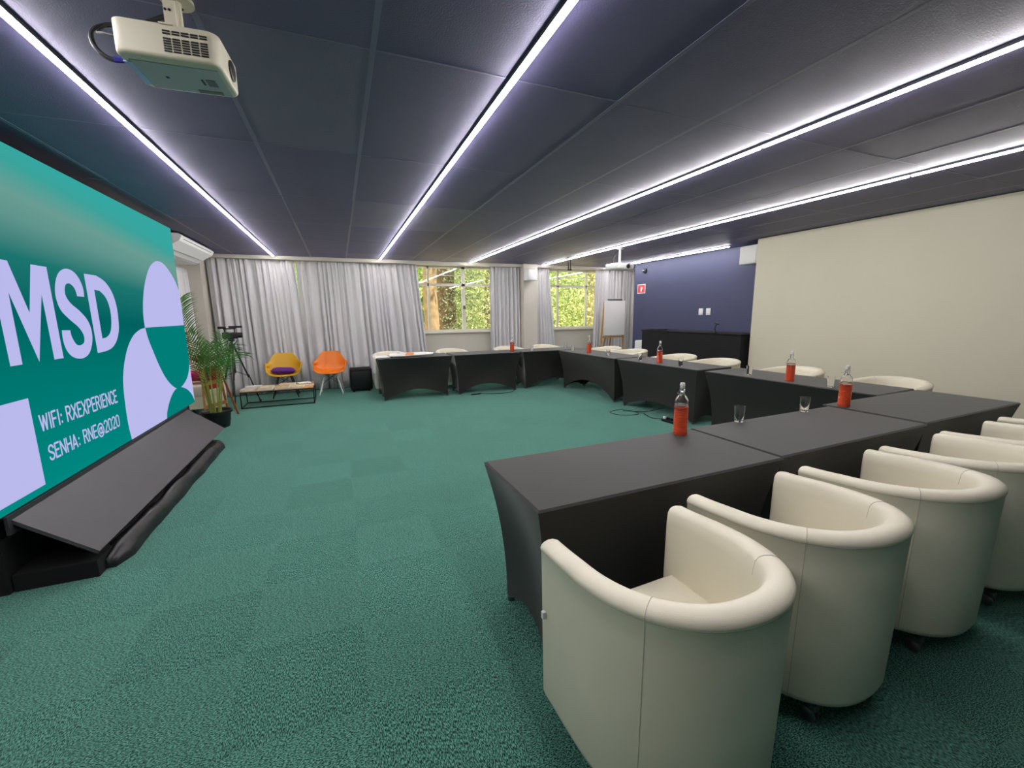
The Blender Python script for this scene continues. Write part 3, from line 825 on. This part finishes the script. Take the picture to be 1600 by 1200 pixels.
# far projector
p2 = empty('ceiling_projector', (4.68, 6.39, 2.235), R(12), 'small white projector on a pole in front of the far curtain', 'projector', 'ceiling projectors')
bm = bmesh.new(); bmesh.ops.create_cube(bm, size=1)
for v in bm.verts: v.co = Vector((v.co.x * .42, v.co.y * .30, .05 + v.co.z * .10))
bmesh.ops.bevel(bm, geom=list(bm.edges), offset=.022, segments=3, profile=.5, affect='EDGES')
b2 = MB(); b2.frombm(bm, True); b2.build('body', 'whiteplastic', p2)
MB().lathe([(0, 0), (.034, 0), (.034, .03), (.024, .034), (0, .02)], (.04, -.146, .05), 18, Matrix.Rotation(PI / 2, 4, 'X')).build('lens', 'black', p2)
MB().box(.10, .17, -.153, -.148, .03, .075).build('vent_slots', 'greyplastic', p2)
MB().tube([(0, 0, .10), (0, 0, .36)], .020, 12).lathe([(0, .10), (.05, .10), (.05, .112), (.02, .13)], (0, 0, 0), 16).lathe([(.02, .34), (.06, .352), (.06, .364), (0, .364)], (0, 0, 0), 16).build('ceiling_mount', 'whiteplastic', p2)
MB().tube(bez([(-.03, 0, .362), (-.05, .02, .30), (-.12, .03, .18), (-.15, .06, .09)]), .006, 6).build('cable', 'cablegrey', p2)

t = empty('hanging_bracket', (4.415, 7.70, H), 0, 'short black metal bracket hanging from the ceiling before the second window', 'bracket')
MB().box(-.05, .05, -.04, .04, -.012, -.001).box(-.03, -.018, -.012, .012, -.24, -.01).box(.018, .03, -.012, .012, -.24, -.01).build('bracket_arms', 'black', t)
MB().box(-.04, .04, -.03, .03, -.262, -.235).build('end_plate', 'black', t)

def speaker(loc, rz, sx, sy, sz, label):
    t = empty('wall_speaker', loc, rz, label, 'speaker', 'white wall speakers')
    MB().box(-sx / 2, sx / 2, 0, sy, -sz / 2, sz / 2, b=.012).build('cabinet', 'whiteplastic', t)
    MB().box(-sx / 2 + .015, sx / 2 - .015, -.006, .004, -sz / 2 + .015, sz / 2 - .015, b=.004).build('grille', 'whiteplastic', t)
    MB().box(-.03, .03, sy - .002, sy + .06, -.04, .04).build('wall_bracket', 'greyplastic', t)
speaker((6.28, 5.13, 2.395), R(-90), .32, .26, .29, 'white wall speaker high up at the edge of the beige wall')
speaker((4.10, 8.80, 2.345), R(12), .26, .16, .26, 'white wall speaker high up on the pillar between the windows')

t = empty('fire_sign', (XB - .004, 8.14, 2.02), 0, 'small red square sign with white symbol on the blue wall', 'sign')
MB().box(-.004, .003, -.135, .135, -.105, .105).build('sign_plate', 'signwhite', t)
MB().box(-.006, -.003, -.118, .118, -.088, .088).build('sign_face', 'sign', t)
sy = MB().box(-.0075, -.005, -.022, .022, -.06, .03).box(-.0075, -.005, -.010, .010, .03, .05).box(-.0075, -.005, -.045, -.028, -.01, .045)
sy.build('symbol', 'signwhite', t)
for y, l in ((6.335, 'left white switch plate on the blue wall above the counter'), (6.155, 'right white switch plate on the blue wall above the counter')):
    t = empty('switch_plate', (XB, y, 1.482), 0, l, 'switch', 'white switch plates on the blue wall')
    MB().box(-.012, 0, -.052, .052, -.062, .062, b=.004).build('plate', 'whiteplastic', t)
    MB().box(-.017, -.010, -.018, .018, -.03, .03).build('rocker', 'signwhite', t)
t = empty('dome_camera', (XB, 8.03, 2.42), 0, 'small dark dome camera high on the blue wall by the curtain', 'security camera')
M_ = Matrix.Rotation(-PI / 2, 4, 'Y')
MB().lathe([(0, 0), (.06, 0), (.06, .03), (.045, .035), (0, .035)], (0, 0, 0), 20, M_).build('mount', 'black', t)
MB().lathe([(.042, .03), (.04, .055), (.03, .075), (.015, .085), (0, .088)], (0, 0, 0), 20, M_).build('dome', 'steel', t)

# ================================================================ COUNTER, CABINET, EASEL
t = empty('draped_counter', (6.27, 6.12, 0), 0, 'tall counter draped in black cloth along the blue wall', 'counter')
dr = MB(); dr.box(-.27, .28, -1.215, 1.215, 0.01, 1.105, b=.012); dr.build('drape', 'blackcloth', t)
MB().box(-.285, .29, -1.23, 1.23, 1.095, 1.118, b=.006).build('counter_top', 'blackcloth', t)
t = empty('laptop', (6.12, 7.0, 1.1185), 0, 'closed flat black laptop lying on the left end of the counter', 'laptop')
MB().box(-.12, .12, -.17, .17, 0, .012, b=.004).build('base', 'black', t)
MB().box(-.12, .12, -.17, .17, .0125, .020, b=.003).build('lid', 'black', t)
t = empty('gooseneck_device', (6.0, 5.425, 1.1185), 0, 'small black gooseneck device standing on the counter', 'microphone')  # unlit gooseneck device, not a lamp
MB().lathe([(0, 0), (.035, 0), (.035, .012), (.01, .02), (0, .02)], n=16).build('base', 'black', t)
MB().tube(bez([(0, 0, .015), (0, .01, .08), (0, -.01, .13), (0, -.03, .16)]), .008, 8).build('neck', 'black', t)
MB().tube([(0, -.06, .15), (0, -.03, .165), (0, .02, .175)], .014, 8).build('head', 'black', t)
t = empty('white_cabinet', (6.33, 7.62, 0), 0, 'small white cabinet at the left end of the black counter', 'cabinet')
MB().box(-.15, .18, -.17, .15, 0.0, .86, b=.004).build('carcass', 'whiteplastic', t)
MB().box(-.165, -.15, -.165, .145, .03, .84, b=.003).build('door', 'whiteplastic', t)

t = empty('flipchart_easel', (6.17, 8.60, 0), 0, 'wooden easel holding a white flipchart pad before the curtain', 'easel')
def leg(a_, b_, w_=.035, m='wood', nm='leg', par=None):
    return MB().bar(a_, b_, w_, .022, up=(0, 1, 0)).build(nm, m, par if par is not None else t)
leg((-.27, .0, 1.74), (-.40, .02, 0)); leg((.22, .0, 1.74), (.36, .02, 0)); leg((-.05, .03, 1.70), (-.10, .42, 0)); leg((.05, .03, 1.70), (.12, .42, 0))
MB().bar((-.31, 0, .90), (.31, 0, .90), .04, .03, up=(0, 1, 0)).build('ledge', 'wood', t)
MB().box(-.29, .30, -.045, -.015, .94, 1.77, b=.003).build('flipchart_pad', 'paper', t)
MB().box(-.20, .20, -.055, -.01, 1.765, 1.80, b=.004).build('clamp', 'steel', t)

# ================================================================ LEFT CORNER : chairs, coffee table, plant, tripod
def shell_chair(loc, rz, m, legm, label):
    t = empty('shell_armchair', loc, rz, label, 'chair', 'moulded plastic armchairs by the curtain')
    mb = MB(); nu, nv = 24, 26; vs = []; fs = []
    cl = [(-.235, .405), (-.22, .425), (-.10, .42), (.0, .412), (.10, .418), (.16, .45), (.20, .53), (.225, .61), (.245, .69), (.26, .755), (.268, .80)]
    def cle(v):
        q = v * (len(cl) - 1); k = min(int(q), len(cl) - 2); f = q - k
        return [cl[k][i] * (1 - f) + cl[k + 1][i] * f for i in (0, 1)]
    for j in range(nv + 1):
        v = j / nv; yy, zz = cle(v)
        vb = max(0, (v - .36) / .44); vb = min(1, vb); vb = vb * vb * (3 - 2 * vb)
        hw = .275 + .035 * min(1, v * 2)
        hseat = .10 + .12 * min(1, v * 3.2)
        for i in range(nu + 1):
            u = -1 + 2 * i / nu; th = u * PI / 2 * (1 - .10 * vb)
            cu = 1 - math.cos(th)
            x = hw * math.copysign(abs(math.sin(th)) ** .85, u)
            zz_ = zz + hseat * cu ** 1.3 * (1 - vb)
            ytop = max(0, (v - .55) / .45)
            sm_u = min(1, max(0, (abs(u) - .22) / .58)); sm_u = sm_u * sm_u * (3 - 2 * sm_u)
            zz_ -= (.185 * ytop ** 1.1) * sm_u
            vs.append((x, yy - .27 * cu ** 1.2 * vb, zz_))
    for j in range(nv):
        for i in range(nu): fs.append((j * (nu + 1) + i, j * (nu + 1) + i + 1, (j + 1) * (nu + 1) + i + 1, (j + 1) * (nu + 1) + i))
    mb.add(vs, fs, True)
    s_ = mb.build('shell', m, t, autosmooth=False); md = s_.modifiers.new('thick', 'SOLIDIFY'); md.thickness = .010; md.offset = 0
    for sx in (-1, 1):
        for sy_ in (-1, 1):
            MB().tube([(sx * .10, sy_ * .09 + .0, .395), (sx * .21, sy_ * .20, .0)], [.016, .011], 10).build('leg', legm, t)
    st = MB()
    for sx in (-1, 1):
        st.tube([(sx * .10, -.09, .38), (sx * .155, .145, .20)], .004, 6); st.tube([(sx * .10, .09, .38), (sx * .155, -.145, .20)], .004, 6)
    for sy_ in (-1, 1):
        st.tube([(-.10, sy_ * .09, .38), (.155, sy_ * .145, .20)], .004, 6); st.tube([(.10, sy_ * .09, .38), (-.155, sy_ * .145, .20)], .004, 6)
    st.box(-.11, .11, -.10, .10, .392, .403)
    st.build('wire_frame', 'black', t); return t
shell_chair((-1.02, 8.82, 0), R(3), 'yellow', 'black', 'mustard yellow plastic armchair with dark legs by the curtain')
shell_chair((-.225, 8.80, 0), R(-3), 'orange', 'whiteplastic', 'orange plastic armchair with white legs by the curtain')
def cushion(loc, rot, sx, sy_, sz, m, label):
    mb = MB(); n = 14; vs = []; fs = []
    for s_ in (1, -1):
        for j in range(n + 1):
            for i in range(n + 1):
                u, v = -1 + 2 * i / n, -1 + 2 * j / n
                e = max(0, (1 - u ** 4) * (1 - v ** 4)) ** .5
                k = 1 - .06 * (1 - abs(u) ** 2) * abs(v) ** 6 ; k2 = 1 - .06 * (1 - abs(v) ** 2) * abs(u) ** 6
                vs.append((u * sx / 2 * k2, v * sy_ / 2 * k, s_ * sz / 2 * e))
    m_ = (n + 1) ** 2
    for s_ in (0, 1):
        for j in range(n):
            for i in range(n): fs.append(tuple(s_ * m_ + q for q in (j * (n + 1) + i, j * (n + 1) + i + 1, (j + 1) * (n + 1) + i + 1, (j + 1) * (n + 1) + i)))
    mb.add(vs, fs, True); o = mb.build('cushion', m, autosmooth=False); o.location = loc; o.rotation_euler = rot
    tag(o, label, 'cushion'); return o
cushion((-1.03, 8.78, .495), (R(-4), R(3), R(3)), .40, .34, .12, 'purple', 'purple cushion lying on the yellow armchair seat')
cushion((-2.07, 7.76, .60), (R(-22), R(0), R(10)), .36, .36, .11, 'pink', 'bright pink cushion on the white armchair beside the palm')
cushion((-2.08, 8.12, .83), (R(0), R(4), R(14)), .34, .26, .06, 'red', 'folded red cloth lying over the white armchair back by the palm')

# coffee table
t = empty('coffee_table', (-1.04, 8.11, 0), R(0), 'low black wire frame coffee table covered with magazines', 'coffee table')
fr = MB(); hx, hy = .54, .24
for z in (.012, .262):
    for a_, b_ in (((-hx, -hy), (hx, -hy)), ((hx, -hy), (hx, hy)), ((hx, hy), (-hx, hy)), ((-hx, hy), (-hx, -hy))): fr.bar((*a_, z), (*b_, z), .014)
fr.build('frame', 'black', t)
for sx in (-1, 1):
    for sy_ in (-1, 1): MB().bar((sx * hx, sy_ * hy, 0), (sx * hx, sy_ * hy, .27), .014).build('leg', 'black', t)
MB().box(-hx, hx, -hy, hy, .270, .284, b=.002).build('tabletop', 'wood', t)
random.seed(3)
mags = [(-.435, -.11, .21, .25, (190, 180, 170), 'pale grey magazine at the left end of the coffee table'),
        (-.40, .12, .24, .17, (222, 214, 205), 'white open brochure at the back left of the coffee table'),
        (-.175, -.10, .20, .28, (214, 190, 150), 'cream magazine left of the coffee table middle, front edge'),
        (-.14, .12, .22, .18, (92, 78, 70), 'dark brown magazine at the back middle of the coffee table'),
        (.06, -.11, .21, .27, (206, 172, 118), 'tan magazine at the front middle of the coffee table'),
        (.12, .12, .24, .17, (226, 208, 176), 'light cream booklet at the back of the coffee table right of the dark one'),
        (.29, -.09, .20, .28, (222, 196, 150), 'pale tan magazine at the front right of the coffee table'),
        (.46, .09, .15, .20, (180, 130, 78), 'brown booklet at the back right of the coffee table')]
for i, (x, y, a_, b_, c, l) in enumerate(mags):
    m = mat('magazine cover %d' % i, c, .5, noise=.25, nscale=22)
    h_ = .022 + .008 * (i % 3)
    t2 = empty('magazine', (-1.04 + x, 8.11 + y, .2845), R(random.uniform(-5, 5)), l, 'magazine', 'magazines on the coffee table')
    MB().box(-a_ / 2, a_ / 2, -b_ / 2, b_ / 2, 0, h_, b=.002).build('pages', 'paper', t2)
    MB().box(-a_ / 2 - .002, a_ / 2 + .002, -b_ / 2 - .002, b_ / 2 + .002, h_, h_ + .003).build('cover', m, t2)
t2 = empty('magazine', (-.66, 8.20, .316), R(20), 'white magazine topmost of the pile at the right end of the coffee table', 'magazine', 'magazines on the coffee table')
MB().box(-.10, .10, -.07, .07, 0, .016, b=.002).build('pages', 'paper', t2)

# black subwoofer box
t = empty('subwoofer', (.315, 8.86, 0), 0, 'black cloth covered speaker box on the floor by the curtain', 'speaker box')
MB().box(-.20, .21, -.18, .18, .03, .455, b=.03).build('cabinet', 'blackcloth', t)
MB().box(-.17, .18, -.187, -.178, .07, .40, b=.004).build('grille', 'black', t)
for sx in (-1, 1):
    for sy_ in (-1, 1): MB().lathe([(0, 0), (.02, 0), (.02, .032), (0, .032)], (sx * .15, sy_ * .13, 0), 10).build('foot', 'black', t)

# palm in pot
t = empty('potted_palm', (-1.655, 6.72, 0), 0, 'green palm with yellow stems in a dark pot at the display edge', 'plant')
MB().lathe([(0, 0), (.135, 0), (.145, .01), (.172, .20), (.195, .205), (.195, .235), (.178, .235), (.165, .20), (0, .19)], n=32).build('pot', 'black', t)
MB().lathe([(0, .205), (.165, .203), (.165, .19)], n=24).build('soil', 'soil', t)
def frond(b0, pts, leaf_l, n, wdt=.016, nm='frond', seed=0, start=.35):
    rnd = random.Random(seed); c = bez([b0] + pts, 10); m_ = len(c)
    stm = MB().tube(c, [.007 * (1 - .75 * i / (m_ - 1)) for i in range(m_)], 6)
    so_ = stm.build('stem', 'stem', t)
    lf = MB()
    for k in range(n):
        f = start + (1 - start) * (k + .5) / n; q = f * (m_ - 1); i0 = min(int(q), m_ - 2); p = c[i0].lerp(c[i0 + 1], q - i0)
        tg_ = (c[i0 + 1] - c[i0]).normalized(); sd_ = tg_.cross(Vector((0, .8 * abs(tg_.z), 1 - .8 * abs(tg_.z))));
        if sd_.length < .05: sd_ = Vector((1, 0, 0))
        sd_.normalize(); sd_ = (sd_ + Vector((.35, .1, 0)) * 0).normalized()
        for s_ in (-1, 1):
            ll = leaf_l * (1 - .55 * abs((f - start) / (1 - start) - .35) ** 1.3) * rnd.uniform(.85, 1.1)
            dr_ = (sd_ * s_ * .85 + tg_ * .75 + Vector((0, 0, .28 + rnd.uniform(-.1, .1)))).normalized()
            w0 = wdt * .5; up_ = dr_.cross(tg_).normalized(); wd = dr_.cross(up_).normalized()
            pa = []
            for st_ in range(5):
                g = st_ / 4; cpt = p + dr_ * ll * g + Vector((0, 0, -1)) * ll * .35 * g * g
                ww = w0 * (1 - g) ** .7 * (1 if g > 0 else .4) + .0006
                pa += [cpt + wd * ww, cpt - wd * ww]
            lf.add(pa, [(2 * i, 2 * i + 1, 2 * i + 3, 2 * i + 2) for i in range(4)], True)
    lf.build('leaflets', 'leaf', so_, autosmooth=False)
fr_l = [((-.04, 0, .2), [(-.08, .0, .7), (-.18, .0, 1.15), (-.24, .0, 1.50), (-.24, .02, 1.74)], .34, 30),
        ((-.06, .02, .2), [(-.12, .04, .6), (-.24, .05, .95), (-.42, .05, 1.25)], .27, 17),
        ((-.02, .03, .2), [(-.03, .03, .7), (-.08, .02, 1.0), (-.20, .0, 1.30)], .27, 17),
        ((.03, 0, .2), [(.05, .0, .55), (.10, -.02, .85), (.20, -.03, 1.05), (.34, -.03, 1.12)], .27, 16),
        ((.05, .02, .2), [(.08, .02, .5), (.16, .02, .8), (.30, .03, 1.0), (.46, .04, .98)], .27, 16),
        ((.0, -.03, .2), [(.0, -.04, .6), (.02, -.06, .9), (.06, -.09, 1.16)], .24, 14),
        ((.02, .04, .2), [(.05, .06, .6), (.12, .10, .95), (.16, .12, 1.25)], .24, 14),
        ((-.01, -.05, .2), [(-.03, -.09, .5), (-.05, -.14, .78), (.02, -.20, .98)], .22, 12),
        ((.05, -.04, .2), [(.10, -.08, .5), (.15, -.12, .75), (.24, -.16, .92)], .22, 12),
        ((-.04, .04, .2), [(-.08, .10, .6), (-.12, .14, .9), (-.05, .2, 1.1)], .22, 12)]
for i, (b0, pts, ll, n) in enumerate(fr_l): frond(b0, [(p[0] * .95, p[1], p[2]) for p in pts], ll, n, seed=i, start=.34 if i == 0 else .45)
for i in range(9):
    a_ = i * 2.4; x, y = .06 * math.cos(a_), .06 * math.sin(a_)
    MB().tube([(x, y, .19), (x * 1.4, y * 1.4, .42), (x * 1.9, y * 1.7, .60 + .05 * (i % 3))], [.007, .006, .003], 6).build('stem', 'stem', t)

# folding wooden chair with red fabric
t = empty('folding_chair', (-1.76, 7.26, 0), R(0), 'narrow wooden folding chair with red fabric behind the palm', 'chair')
leg((-.135, -.02, .74), (-.130, -.12, 0), w_=.026); leg((.07, -.02, .79), (.165, -.12, 0), w_=.026, m='wooddark')
leg((-.135, .0, .72), (-.13, .24, 0), w_=.024, m='wooddark'); leg((.08, .0, .76), (.20, .24, 0), w_=.024, m='wooddark')
MB().bar((-.135, -.05, .53), (.10, -.05, .58), .014, .05, up=(0, 0, 1)).build('rung', 'wood', t)
MB().bar((-.132, -.095, .20), (.145, -.095, .27), .014, .05, up=(0, 0, 1)).build('rung', 'wood', t)
MB().bar((-.17, 0, .745), (.09, 0, .79), .03, .022).build('top_rail', 'wooddark', t)
sl = MB(); vs = []; fs = []
for j in range(9):
    v = j / 8
    for i in range(3): vs.append((-.12 + .095 * i + .0, .03 + .08 * math.sin(PI * v), .735 + .02 * i - .30 * v))
for j in range(8):
    for i in range(2): fs.append((j * 3 + i, j * 3 + i + 1, (j + 1) * 3 + i + 1, (j + 1) * 3 + i))
sl.add(vs, fs, True); so2 = sl.build('fabric_sling', 'red', t, autosmooth=False); md = so2.modifiers.new('t', 'SOLIDIFY'); md.thickness = .004

# camcorder on tripod
t = empty('camera_tripod', (-1.70, 8.32, 0), R(0), 'black tripod standing against the left curtain', 'tripod')
MB().tube([(0, 0, .55), (0, 0, 1.10)], .016, 10).build('column', 'black', t)
for an in (-88, 32, 152):
    dx, dy = math.cos(R(an)), math.sin(R(an))
    lg = MB(); lg.tube([(dx * .03, dy * .03, .98), (dx * .20, dy * .20, .45)], .014, 8); lg.tube([(dx * .20, dy * .20, .50), (dx * .34, dy * .34, .02)], .010, 8); lg.lathe([(0, 0), (.018, 0), (.018, .03), (0, .03)], (dx * .345, dy * .345, 0), 10)
    lg.tube([(0, 0, .58), (dx * .19, dy * .19, .48)], .006, 6)
    lg.build('leg', 'black', t)
MB().lathe([(0, .96), (.04, .96), (.045, 1.0), (.03, 1.04), (0, 1.04)], n=16).build('crown', 'black', t)
MB().box(-.04, .04, -.05, .05, 1.09, 1.13, b=.008).build('head', 'black', t)
MB().tube([(-.02, -.02, 1.11), (-.15, -.10, 1.04), (-.20, -.13, 1.01)], .009, 8).build('pan_handle', 'black', t)
t = empty('video_camera', (-1.70, 8.32, 1.1305), R(8), 'black video camera with top microphone on the tripod', 'video camera')
MB().box(-.12, .10, -.05, .05, 0, .105, b=.015).build('body', 'black', t)
MB().lathe([(0, 0), (.045, 0), (.045, .06), (.035, .065), (0, .05)], (.10, 0, .055), 18, Matrix.Rotation(PI / 2, 4, 'Y')).build('lens_barrel', 'black', t)
MB().box(-.09, -.075, -.012, .012, .10, .16).box(.05, .065, -.012, .012, .10, .16).box(-.10, .08, -.014, .014, .155, .178, b=.006).build('handle', 'black', t)
MB().tube([(-.02, 0, .195), (.17, 0, .195)], .017, 10).tube([(-.17, 0, .185), (-.06, 0, .185)], .020, 10).build('microphone', 'black', t)

# ================================================================ THINGS ON THE FAR TABLE
def sheet(name, pts, zc, th, m, label, cat):
    # irregular thin board with slightly curling edge
    o = MB().prism(pts, 0, th); t = empty(name, (0, 0, zc), 0, label, cat); o.build('panel', m, t); return t
t = sheet('foam_board', [(.76, 7.50), (1.02, 7.46), (1.52, 7.60), (1.60, 7.85), (1.45, 8.05), (.84, 8.06), (.80, 7.88)], .778, .012, 'paper', 'white board pile with orange mark on the left end of the far table', 'board')
MB().prism([(1.02, 7.465), (1.17, 7.50), (1.25, 7.95), (1.12, 7.97)], .0121, .016).build('orange_mark', 'orange', t)
MB().prism([(.82, 7.56), (1.50, 7.62), (1.55, 8.0), (.84, 8.0)], -.0265, -.001).build('folded_stack', 'beige', t)
t = empty('white_cloth', (.56, 7.80, 0), 0, 'white cloth hanging over the left end of the far table', 'cloth')
wc = MB(); vs = []; fs = []
pr2 = [(.24, .757), (.10, .758), (.0, .756), (-.03, .745), (-.045, .70), (-.05, .62), (-.045, .52), (-.05, .44)]
for i in range(9):
    v = i / 8; y = -.20 + .46 * v
    for k, (x, z) in enumerate(pr2):
        vs.append((x + .008 * math.sin(v * 9 + k * .3), y + .01 * math.sin(k), z + (.03 * math.sin(v * 7) if k > 5 else 0)))
n_ = len(pr2)
for i in range(8):
    for k in range(n_ - 1): fs.append((i * n_ + k, i * n_ + k + 1, (i + 1) * n_ + k + 1, (i + 1) * n_ + k))
wc.add(vs, fs, True); o = wc.build('cloth_panel', 'paper', t, autosmooth=False); md = o.modifiers.new('t', 'SOLIDIFY'); md.thickness = .004

# ================================================================ CABLES ON THE CARPET
def cable(name, pts, label, cat='cable'):
    o = MB().tube(bez(pts, 8), .005, 6).build(name, 'cablegrey'); tag(o, label, cat); return o
cable('floor_cable', [(3.98, 5.25, .006), (3.70, 5.18, .006), (3.72, 4.95, .006), (3.98, 4.88, .006), (4.05, 5.05, .006), (3.92, 5.16, .016), (4.10, 4.95, .016), (4.30, 4.98, .006), (4.62, 5.05, .006)], 'black cable looping on the carpet under the right row')
cable('floor_cable', [(4.06, 4.85, .016), (4.02, 4.65, .006), (4.06, 4.55, .006), (4.08, 4.47, .02)], 'short black cable running into the power strip on the carpet')
cable('floor_cable', [(4.06, 4.21, .012), (3.96, 4.10, .006), (3.90, 3.80, .006), (4.05, 3.40, .006)], 'black cable leaving the power strip toward the near tables')
cable('floor_cable', [(2.36, 7.42, .012), (2.55, 7.34, .006), (2.85, 7.30, .006), (3.05, 7.42, .006), (3.10, 7.60, .006)], 'thin black cable on the carpet before the far middle table')
t = empty('power_strip', (4.07, 4.33, 0), R(93), 'black power strip with plugs on the carpet under the right row', 'power strip')
MB().box(-.13, .13, -.028, .028, 0.001, .035, b=.005).build('housing', 'black', t)
for i in range(4): MB().box(-.10 + i * .058, -.065 + i * .058, -.018, .018, .036, .068, b=.004).build('plug', 'whiteplastic' if i == 3 else 'black', t)
t = empty('small_adapter', (2.27, 7.40, 0), R(5), 'flat black adapter on the carpet before the far tables', 'adapter')
MB().box(-.09, .09, -.02, .02, 0, .022, b=.004).build('case', 'black', t)

# ================================================================ OUTSIDE
struct('ground', MB().box(-14, 22, YB + .18, 40, -.9, -.8), mat('pale paving outside', (226, 206, 172), .9))
def leafmat(name, c1, c2):
    m = bpy.data.materials.new(name); m.use_nodes = True; nt = m.node_tree; b = nt.nodes['Principled BSDF']; b.inputs['Roughness'].default_value = .55
    g = nt.nodes.new('ShaderNodeNewGeometry'); cr = nt.nodes.new('ShaderNodeValToRGB'); nt.links.new(g.outputs['Random Per Island'], cr.inputs[0])
    cr.color_ramp.elements[0].color = (*s2l(c1), 1); cr.color_ramp.elements[1].color = (*s2l(c2), 1)
    nt.links.new(cr.outputs[0], b.inputs['Base Color'])
    tr = nt.nodes.new('ShaderNodeBsdfTranslucent'); nt.links.new(cr.outputs[0], tr.inputs[0])
    mx = nt.nodes.new('ShaderNodeMixShader'); mx.inputs[0].default_value = .4
    nt.links.new(b.outputs[0], mx.inputs[1]); nt.links.new(tr.outputs[0], mx.inputs[2]); nt.links.new(mx.outputs[0], nt.nodes['Material Output'].inputs[0])
    return m
LM1 = leafmat('sunlit leaves', (104, 130, 62), (240, 242, 176))  # pale end of the random leaf tones has sunlight painted in
LM2 = leafmat('hanging vine leaves', (84, 100, 72), (178, 186, 146))
BARK1 = mat('pale brown bark', (168, 138, 104), .9, noise=.25, nscale=6, bump=.8, bscale=12)
BARK2 = mat('dark brown bark', (112, 90, 66), .9, noise=.3, nscale=6, bump=.8, bscale=12)
def leaves(n, fn, size, seed, elong=1.6):
    rnd = random.Random(seed); mb = MB()
    for _ in range(n):
        p = Vector(fn(rnd)); a_ = Vector((rnd.gauss(0, 1), rnd.gauss(0, 1), rnd.gauss(0, 1))).normalized(); b_ = a_.cross(Vector((rnd.gauss(0, 1), rnd.gauss(0, 1), rnd.gauss(0, 1)))).normalized()
        s_ = size * rnd.uniform(.6, 1.4)
        mb.add([p - a_ * s_ * elong, p + b_ * s_ * .6, p + a_ * s_ * elong, p - b_ * s_ * .6], [(0, 1, 2, 3)])
    return mb
def tree(x, y, r, m, label, crown, n, lm, seed, size=.06):
    t = empty('tree', (x, y, -.8), 0, label, 'tree', 'trees outside the windows')
    pts = []; rs = []; rnd = random.Random(seed)
    for k in range(9):
        pts.append((rnd.uniform(-.04, .04), rnd.uniform(-.04, .04), k * .75)); rs.append(r * (1.25 if k == 0 else 1 - k * .03))
    MB().tube(pts, rs, 16).build('trunk', m, t)
    leaves(n, crown, size, seed).build('foliage', lm, t, autosmooth=False)
def ell(cx_, cy_, cz_, ax, ay, az):
    def f(rnd):
        while True:
            u = [rnd.uniform(-1, 1) for _ in range(3)]
            if sum(k * k for k in u) <= 1: return (cx_ + u[0] * ax, cy_ + u[1] * ay, cz_ + u[2] * az)
    return f
tree(2.35, 11.6, .22, BARK1, 'pale brown tree trunk close outside the tree window', ell(0, 0, 4.6, 1.4, 1.0, .9), 1500, LM2, 1, .04)
tree(3.25, 13.6, .33, BARK2, 'dark brown tree trunk with hanging vines outside the tree window', lambda r: (r.gauss(.50, .42), r.uniform(-.6, -.36) , r.uniform(.6, 5.2)), 5200, LM2, 2, .028)
tree(5.6, 16.2, .18, BARK2, 'leafy green tree beyond the tree window, right of the trunks', ell(0, 0, 2.9, 1.5, .9, 2.4), 6500, LM1, 3, .038)
tree(9.6, 15.0, .15, BARK1, 'bright yellow green tree outside the second window', ell(0, 0, 2.8, 2.2, 1.0, 2.5), 9000, LM1, 4, .04)
t = empty('hedge', (6, 19, -.8), 0, 'tall sunlit hedge far behind the trees outside', 'hedge')
leaves(16000, lambda r: (r.uniform(-6, 14), r.uniform(-.7, .7) , r.uniform(0, 5.2)), .075, 9).build('foliage', LM1, t, autosmooth=False)
MB().box(-10, 14, .8, 1.0, 0, 4.8).build('hedge_core', mat('hedge core green', (120, 150, 70), .9, noise=.4, nscale=3), t)
